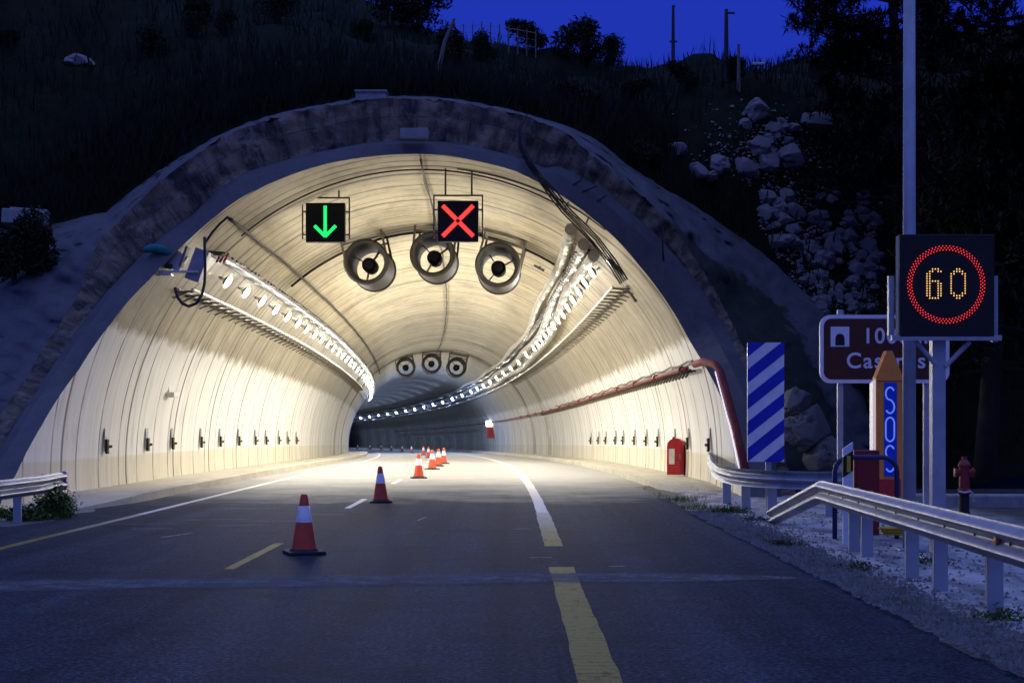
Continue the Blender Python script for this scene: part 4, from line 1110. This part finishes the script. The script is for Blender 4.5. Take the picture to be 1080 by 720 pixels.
# ------------------------------------------------------------------ SOS post
d = 25.4; p = at(936.5, 547, d); t = empty('sos_post', Vector((p.x, d, p.z)), 'tall orange emergency call post with pointed top and blue letters', 'emergency post', None, .0); t.scale = (1.18, 1.1, 1.137)
W, H = .40, 2.42
bd = MB()
pr = [(-W/2, 0), (W/2, 0), (W/2, H-.28), (.04, H+.13), (-.04, H+.13), (-W/2, H-.28)]
bd.prism(pr, -.11, .12); bd.build('body', M['orange'], t)
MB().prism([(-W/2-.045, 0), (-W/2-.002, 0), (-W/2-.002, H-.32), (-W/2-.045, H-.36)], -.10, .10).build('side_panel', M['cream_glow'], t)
MB().prism([(-W/2+.01, H-.335), (W/2-.01, H-.335), (W/2-.01, H-.325), (-W/2+.01, H-.325)], -.116, -.11).build('seam', M['dark_red'], t)
MB().box((.01, -.116, 1.36), (.185, .012, 1.42)).build('letter_panel', M['sos_blue'], t)
def stroke(pts, r=.012): return MB().tube([(x, -.128, z) for x, z in pts], r, 6)
def arcp(cx, cz, rx_, rz_, a0, a1, n=14): return [(cx+rx_*math.cos(a0+(a1-a0)*k/n), cz+rz_*math.sin(a0+(a1-a0)*k/n)) for k in range(n+1)]
def letterS(cz): return arcp(0, cz+.10, .062, .095, .5, 4.2)+[(.02, cz)]+arcp(0, cz-.10, .062, .095, 1.1, -2.6)
for zc, kind in ((1.80, 'S'), (1.36, 'O'), (.92, 'S')):
    pts = letterS(zc) if kind == 'S' else arcp(0, zc+.09, .062, .09, 0, PI)+arcp(0, zc-.09, .062, .09, PI, 2*PI)+[(.062, zc+.09)]
    stroke(pts).build('letter', M['sos_glow'], t)
MB().box((.0, -.115, .48), (.32, .012, .26), None, .004).build('call_door', M['red'], t)
MB().box((0, 0, -.06), (.6, .4, .14), None, .02).build('plinth', M['block'], t)

# red box, navy hoop, delineator
d = 20.9; p = at(912, 524, d); t = empty('red_cabinet', Vector((p.x, d, .03)), 'dull red upright cabinet left of the orange emergency post', 'cabinet')
MB().box((0, 0, .63), (.36, .26, 1.2), None, .012).build('body', M['dark_red'], t); MB().box((0, -.135, .62), (.30, .012, 1.05), None, .004).build('door', M['dark_red'], t)
MB().box((0, 0, -.0), (.42, .32, .06)).build('plinth', M['block'], t)
d = 20.3; p1, p2 = at(880.5, 570, d), at(946, 570, d); hz = at(912, 482, d).z
t = empty('hoop_barrier', Vector((p1.x, d, 0)), 'navy tubular hoop barrier in front of the red cabinet and orange post', 'barrier'); x1 = p2.x-p1.x; rr_ = .20
hp = [(0, 0, -.2), (0, 0, hz-rr_)]+[(rr_-rr_*math.cos(a), 0, hz-rr_+rr_*math.sin(a)) for a in (.4, .8, 1.2, PI/2)]+[(x1-rr_+rr_*math.sin(a), 0, hz-rr_+rr_*math.cos(a)) for a in (0, .4, .8, 1.2, PI/2)]+[(x1, 0, -.2)]
t.rotation_euler = (0, 0, .0)
MB().tube(hp, .035, 10).build('tube', M['navy'], t, True); MB().box((0, 0, .02), (.16, .16, .03)).build('base_plate', M['navy'], t); MB().box((x1, 0, .02), (.16, .16, .03)).build('base_plate', M['navy'], t)
d = 19.6; p = at(894, 480, d); t = empty('delineator_post', Vector((p.x, d, 0)), 'white roadside marker post with slanted black band and yellow reflector behind the near guardrail', 'marker post')
wd = .13; zt = at(894, 466, d).z
MB().prism([(-wd/2, 0), (wd/2, 0), (wd/2, zt), (-wd/2, zt-.09)], -.03, .03).build('body', M['sign_white'], t)
MB().prism([(-wd/2-.002, zt-.47), (wd/2+.002, zt-.38), (wd/2+.002, zt-.11), (-wd/2-.002, zt-.20)], -.034, .034).build('black_band', M['black'], t)
MB().box((0.005, -.038, zt-.29), (.05, .012, .22)).build('reflector', M['yellow'], t)
# yellow-green hose coil on the pad
t = empty('hose_coil', at(945, 577, 20.0)*1, 'coiled yellow hose lying on the pad behind the guardrail', 'hose'); t.location.z = .1
MB().tube([(.15*math.cos(a)*(1+.03*a), .12*math.sin(a)*(1+.03*a), .02+.006*a) for a in [.3*k for k in range(60)]], .022, 6).build('hose', M['yellow'], t, True)

# ------------------------------------------------------------------ speed limit display and poles
d = 17.0; s = d/F
def X(px_): return (px_-540)*s
def Zp(py): return EYE+(HOR-py)*s
xc = X(999)
t = empty('speed_sign', Vector((xc, d, 0)), 'black illuminated variable sign showing a red ring and amber 60', 'speed sign')
MB().box((0, .10, Zp(301)), (X(1049)-X(949), .20, Zp(247)-Zp(355)), None, .012).build('display', M['black'], t)
dots = MB()
def dot(mb, x, z, r): mb.lathe([(r, 0), (r*.7, .006), (.0005, .008)], 6, Matrix.Translation((x, -.002, z)) @ Matrix.Rotation(R(90), 4, 'X'))
zc = Zp(300)
for r_ in (36.5, 38.6, 40.7):
    n = 68
    for k in range(n): a = 2*PI*(k+.5*(r_ == 38.6))/n; dot(dots, (X(998)-xc)+r_*s*math.cos(a), zc+r_*s*math.sin(a), .0070)
dots.build('led_ring', M['ring_led'], t)
G = {'6': ['..###.', '.##.##', '##....', '##....', '##....', '#####.', '##..##', '##..##', '##..##', '##..##', '##..##', '##..##', '.####.'],
     '0': ['..##..', '.####.', '##..##', '#....#', '#....#', '#....#', '#....#', '#....#', '#....#', '#....#', '##..##', '.####.', '..##..']}
for ch, cx0 in (('6', 985.0), ('0', 1010.5)):
    dg = MB(); g = G[ch]
    for r_, line in enumerate(g):
        for c_, q in enumerate(line):
            if q == '#': dot(dg, X(cx0)-xc+(c_-2.5)*2.95*s, zc+(1.0*s)+(6-r_)*2.55*s, .0085)
    dg.build('led_digit', M['amber_led'], t)
fr = MB()
for xa, ya, yb in ((942.5, 290, 353), (1052.5, 290, 360)): fr.box((X(xa)-xc, .13, (Zp(ya)+Zp(yb))/2), (.065, .07, Zp(ya)-Zp(yb)))
fr.box((0, .04, Zp(356)), (X(1055)-X(939), .07, .06)); fr.build('bracket_frame', M['galv_paint'], t)
br = MB(); br.tube([(X(968)-xc, .12, Zp(358)), (X(990)-xc, .12, Zp(384))], .028, 8); br.tube([(X(1026)-xc, .12, Zp(360)), (X(1000)-xc, .12, Zp(386))], .028, 8); br.build('brace', M['galv_paint'], t)
MB().tube([(X(947)-xc, .02, Zp(249)), (X(947)-xc, .02, Zp(351))], .010, 6).build('conduit', M['pale_metal'], t)
MB().box((X(994)-xc, .20, (Zp(352)-.1)/2), (.155, .155, Zp(352)+.1), None, .012).build('post', M['galv_paint'], t)
MB().box((X(994)-xc, .20, .05), (.34, .34, .05), None, .01).build('base_plate', M['galv'], t)
d2 = 18.4; t = empty('lamp_post', Vector(((959-540)/F*d2, d2, 0)), 'tall grey pole rising out of the picture behind the speed sign', 'pole')
MB().tube([(0, 0, -.1), (0, 0, 3), (0, 0, 9.5)], [.083, .08, .068], 20).build('pole', M['galv_paint'], t, True)
MB().box((0, 0, .06), (.32, .32, .04), None, .01).build('base_plate', M['galv'], t); MB().tube([(0, 0, 9.4), (-.5, .1, 9.9), (-1.5, .3, 10.1)], .04, 8).build('arm', M['galv_paint'], t, True)
MB().box((-1.8, .35, 10.1), (.7, .28, .12), None, .04).build('lamp_head', M['grey_metal'], t)

# ------------------------------------------------------------------ brown tourist sign
d = 27.0; s = d/F; xc = X(932); x0, x1, zt, zb = X(864.5)-xc, X(1001)-xc, Zp(332), Zp(404)
t = empty('tourist_sign', Vector((xc, d, 0)), 'brown tourist road sign reading 1000 m Casares behind the orange post', 'road sign')
def rrect(x0, x1, z0, z1, r, n=6):
    out = []
    for cx, cz, a0 in ((x1-r, z1-r, 0), (x0+r, z1-r, PI/2), (x0+r, z0+r, PI), (x1-r, z0+r, 1.5*PI)):
        out += [(cx+r*math.cos(a0+PI/2*k/n), cz+r*math.sin(a0+PI/2*k/n)) for k in range(n+1)]
    return out
MB().prism(rrect(x0, x1, zb, zt, .20), -.02, .03).build('border', M['sign_white'], t)
MB().prism(rrect(x0+.07, x1-.07, zb+.07, zt-.07, .14), -.026, -.0205).build('panel', M['brown'], t)
zi = Zp(355); xi = X(885.5)-xc; hw = .17
ic = MB(); ic.box((xi, -.03, zi), (hw*2, .006, hw*2.15)); ic.build('icon', M['sign_white'], t)
arc_ = [(xi-.085, zi-hw*.95), (xi+.085, zi-hw*.95), (xi+.085, zi-.03)]+[(xi+.085*math.cos(a), zi-.03+.085*math.sin(a)) for a in [PI*k/8 for k in range(1, 8)]]+[(xi-.085, zi-.03)]
MB().prism(arc_, -.037, -.0335).build('icon_arch', M['black'], t)
textmesh('lettering', '1000 m', .40, M['sign_white'], t, (X(947)-xc, -.032, Zp(355)), .006, .98, 1.12)
textmesh('lettering', 'Casares', .40, M['sign_white'], t, (X(934)-xc, -.032, Zp(381)), .006, 1.0, 1.15)
for x in (887, 978): MB().box((X(x)-xc, .08, zt/2), (.10, .08, zt+.2)).build('post', M['galv_paint'], t)

# ------------------------------------------------------------------ hydrant
d = 25.0; p = at(1017, 528, d); t = empty('fire_hydrant', Vector((p.x, d, .1)), 'red fire hydrant with a pale chain on a black base, right of the sign posts', 'hydrant'); t.scale = (.74, .74, .98)
MB().lathe([(.15, -.1), (.15, .0), (.13, .02), (.115, .05), (.115, .34), (.14, .36), (.14, .40)], 20).build('base', M['black'], t, 'auto')
MB().lathe([(.15, .40), (.15, .43), (.12, .45), (.11, .80), (.14, .82), (.14, .86), (.11, .90), (.06, .95), (.06, 1.0), (.001, 1.0)], 20).build('barrel', M['dark_red'], t, 'auto')
for a in (0, PI): MB().lathe([(.065, 0), (.065, .09), (.08, .09), (.08, .13), (.001, .14)], 14, Matrix.Rotation(a, 4, 'Z') @ Matrix.Translation((.10, 0, .72)) @ Matrix.Rotation(R(90), 4, 'Y')).build('outlet', M['dark_red'], t)
MB().tube([(-.15, -.1, .40), (-.05, -.17, .38), (.08, -.17, .40), (.17, -.08, .36), (.21, -.03, .22)], .02, 6).build('chain', M['pale_metal'], t)
# low concrete edge behind and rough stone wall at far right
o = MB(); o.box((0, 0, .1), (7, .5, .34), None, .04); o = o.build('low_wall', M['block']); o.location = (11.2, 28.3, .0); o.rotation_euler = (0, 0, -.10); tag(o, 'low concrete edge on the pad behind the hydrant', 'wall')
# boulder mound at the right foot of the portal
for k, (x, y, r) in enumerate(((850, 452, 26), (838, 425, 16), (868, 478, 22))):
    mb = MB(); mb.add(*rock_mesh(11+k, 5)); o = mb.build('boulder', M['dark_rock'], None, 'auto'); dd = 33.0; s_ = r/F*dd
    o.location = at(x, y, dd); o.location.z = max(.1, o.location.z); o.scale = (s_*1.1, s_, s_*1.2); tag(o, ['big grey boulder at the right foot of the portal behind the striped panel', 'upper boulder leaning on the right foot of the portal', 'lower boulder beside the far guardrail at the right foot of the portal'][k], 'rock')

# ------------------------------------------------------------------ weeds
def weed(loc, sx, sz, n, label, seed, mat='weed', ls=.09):
    t = empty('weed', loc, label, 'weed'); r = random.Random(seed); mb = MB()
    for k in range(n):
        a = r.uniform(0, 2*PI); q = r.random()**.6*sx; p = Vector((q*math.cos(a), q*math.sin(a), 0)); h = sz*r.uniform(.4, 1)*(1-.5*q/sx); l = Vector((r.gauss(0, .1)*1, r.gauss(0, .1), 0))
        top = p+l+Vector((0, 0, h)); w = Vector((math.cos(a+1.5), math.sin(a+1.5), 0))*.008; mb.add([p-w, p+w, top], [(0, 1, 2)])
        for j in range(3):
            f = r.uniform(.35, 1); c = p.lerp(top, f); m = Matrix.Rotation(r.uniform(0, 6.3), 4, 'Z') @ Matrix.Rotation(r.uniform(-.9, .9), 4, 'X'); s_ = ls*r.uniform(.5, 1.2)
            mb.add([c+m @ Vector(v) for v in ((0, 0, 0), (s_*.3, s_*.5, .01), (0, s_, 0), (-s_*.3, s_*.5, .01))], [(0, 1, 2, 3)])
    mb.build('leaves', M[mat], t); return t
weed(Vector((-7.95, 25.6, 0)), .30, .80, 360, 'bushy green weed at the end of the left guardrail', 1)
weed(Vector((-8.15, 24.7, 0)), .38, .38, 220, 'low green weed under the left guardrail', 2)
weed(Vector((-9.2, 25.8, 0)), .4, .3, 160, 'low weed left of the bushy one at the left guardrail', 3)
weed(Vector((3.95, 26.6, .0)), .32, .22, 220, 'green tuft at the asphalt edge below the far curved guardrail', 4, 'weed', .06)
weed(Vector((4.05, 24.2, .0)), .25, .15, 120, 'small tuft on the gravel in front of the far curved guardrail', 5, 'dry_grass', .05)
weed(Vector((3.6, 19.4, .02)), .22, .14, 60, 'dry tuft on the gravel beside the near guardrail end', 6, 'dry_grass', .05)
weed(Vector((3.85, 16.2, .02)), .18, .12, 45, 'dry tuft on the gravel between the near guardrail posts', 7, 'dry_grass', .05)
weed(Vector((4.0, 12.0, .02)), .15, .16, 50, 'weed at the foot of the nearest visible guardrail post', 8, 'weed', .05)
weed(Vector((4.75, 16.6, .02)), .2, .2, 60, 'dry tuft on the pad behind the near guardrail', 9, 'dry_grass', .05)
mb = MB()
for k in range(2600):
    if k < 1700: y = rnd.uniform(27.5, 37); x = 3.5+.55*rnd.gauss(0, .5)+(y-28)*.04
    else: y = rnd.uniform(8, 27); x = 3.35+abs(rnd.gauss(0, .35))
    if x < 3.15: continue
    if noise.noise(Vector((x*.9, y*.6, 7))) < -.05: continue
    z = .02; h = rnd.uniform(.04, .17 if k < 1700 else .09); a = rnd.uniform(0, PI); w = .006
    mb.add([Vector((x-w*math.cos(a), y-w*math.sin(a), z)), Vector((x+w*math.cos(a), y+w*math.sin(a), z)), Vector((x+rnd.uniform(-.05, .05), y+rnd.uniform(-.05, .05), z+h))], [(0, 1, 2)])
o = mb.build('verge_grass', M['weed']); tag(o, 'short green grass growing along the right asphalt edge', 'grass', kind='stuff')
mb = MB()
for k in range(9000):
    y = rnd.uniform(7, 27); x = 3.2+abs(rnd.gauss(0, .45)) if rnd.random() < .75 else rnd.uniform(3.3, 7.5)
    if x > 7.6: continue
    r_ = rnd.uniform(.008, .034); c = Vector((x, y, vz(x, y)-.02)); q = [Vector((rnd.uniform(.6, 1.2)*r_*math.cos(a), rnd.uniform(.6, 1.2)*r_*math.sin(a), 0)) for a in (0, 1.57, 3.14, 4.71)]
    mb.add([c+v for v in q]+[c+Vector((rnd.uniform(-.4, .4)*r_, rnd.uniform(-.4, .4)*r_, r_*rnd.uniform(.6, 1.3)))], [(0, 1, 4), (1, 2, 4), (2, 3, 4), (3, 0, 4)])
o = mb.build('gravel', M['gravel_stone']); tag(o, 'loose gravel strewn along the right shoulder', 'gravel', kind='stuff')

# ------------------------------------------------------------------ dusk sky
w = bpy.data.worlds.new('World'); scn.world = w; w.use_nodes = True; nt = w.node_tree
bg = nt.nodes['Background']
sky = nt.nodes.new('ShaderNodeTexSky'); sky.sky_type = 'NISHITA'; sky.sun_disc = False; sky.sun_elevation = R(1.0); sky.sun_rotation = R(200); sky.altitude = 100; sky.ozone_density = 4
tc = nt.nodes.new('ShaderNodeTexCoord'); sep = nt.nodes.new('ShaderNodeSeparateXYZ'); nt.links.new(tc.outputs['Generated'], sep.inputs[0])
glow = ramp(nt, sep.outputs[2], [(0, (.011, .028, .39)), (.30, (.013, .034, .43)), (.62, (.17, .25, .74)), (1, (.22, .33, .92))])
back = ramp(nt, math_(nt, 'MULTIPLY', sep.outputs[1], -1), [(.15, (0, 0, 0)), (.9, (.05, .05, .07))])
glow = mix(nt, 1, glow, back, 'ADD')
skyc = mix(nt, 1, sky.outputs[0], (.002, .003, .012), 'MULTIPLY')
nt.links.new(mix(nt, 1, glow, skyc, 'ADD'), bg.inputs[0]); bg.inputs[1].default_value = 1.0

# ------------------------------------------------------------------ render settings
scn.render.engine = 'CYCLES'; c = scn.cycles
c.use_denoising = True; c.max_bounces = 8; c.diffuse_bounces = 6; c.glossy_bounces = 3; c.transmission_bounces = 2; c.sample_clamp_indirect = 8
c.caustics_reflective = False; c.caustics_refractive = False
v = scn.view_settings; v.view_transform = 'Standard'; v.look = 'None'; v.exposure = 0; v.gamma = 1; v.use_curve_mapping = False
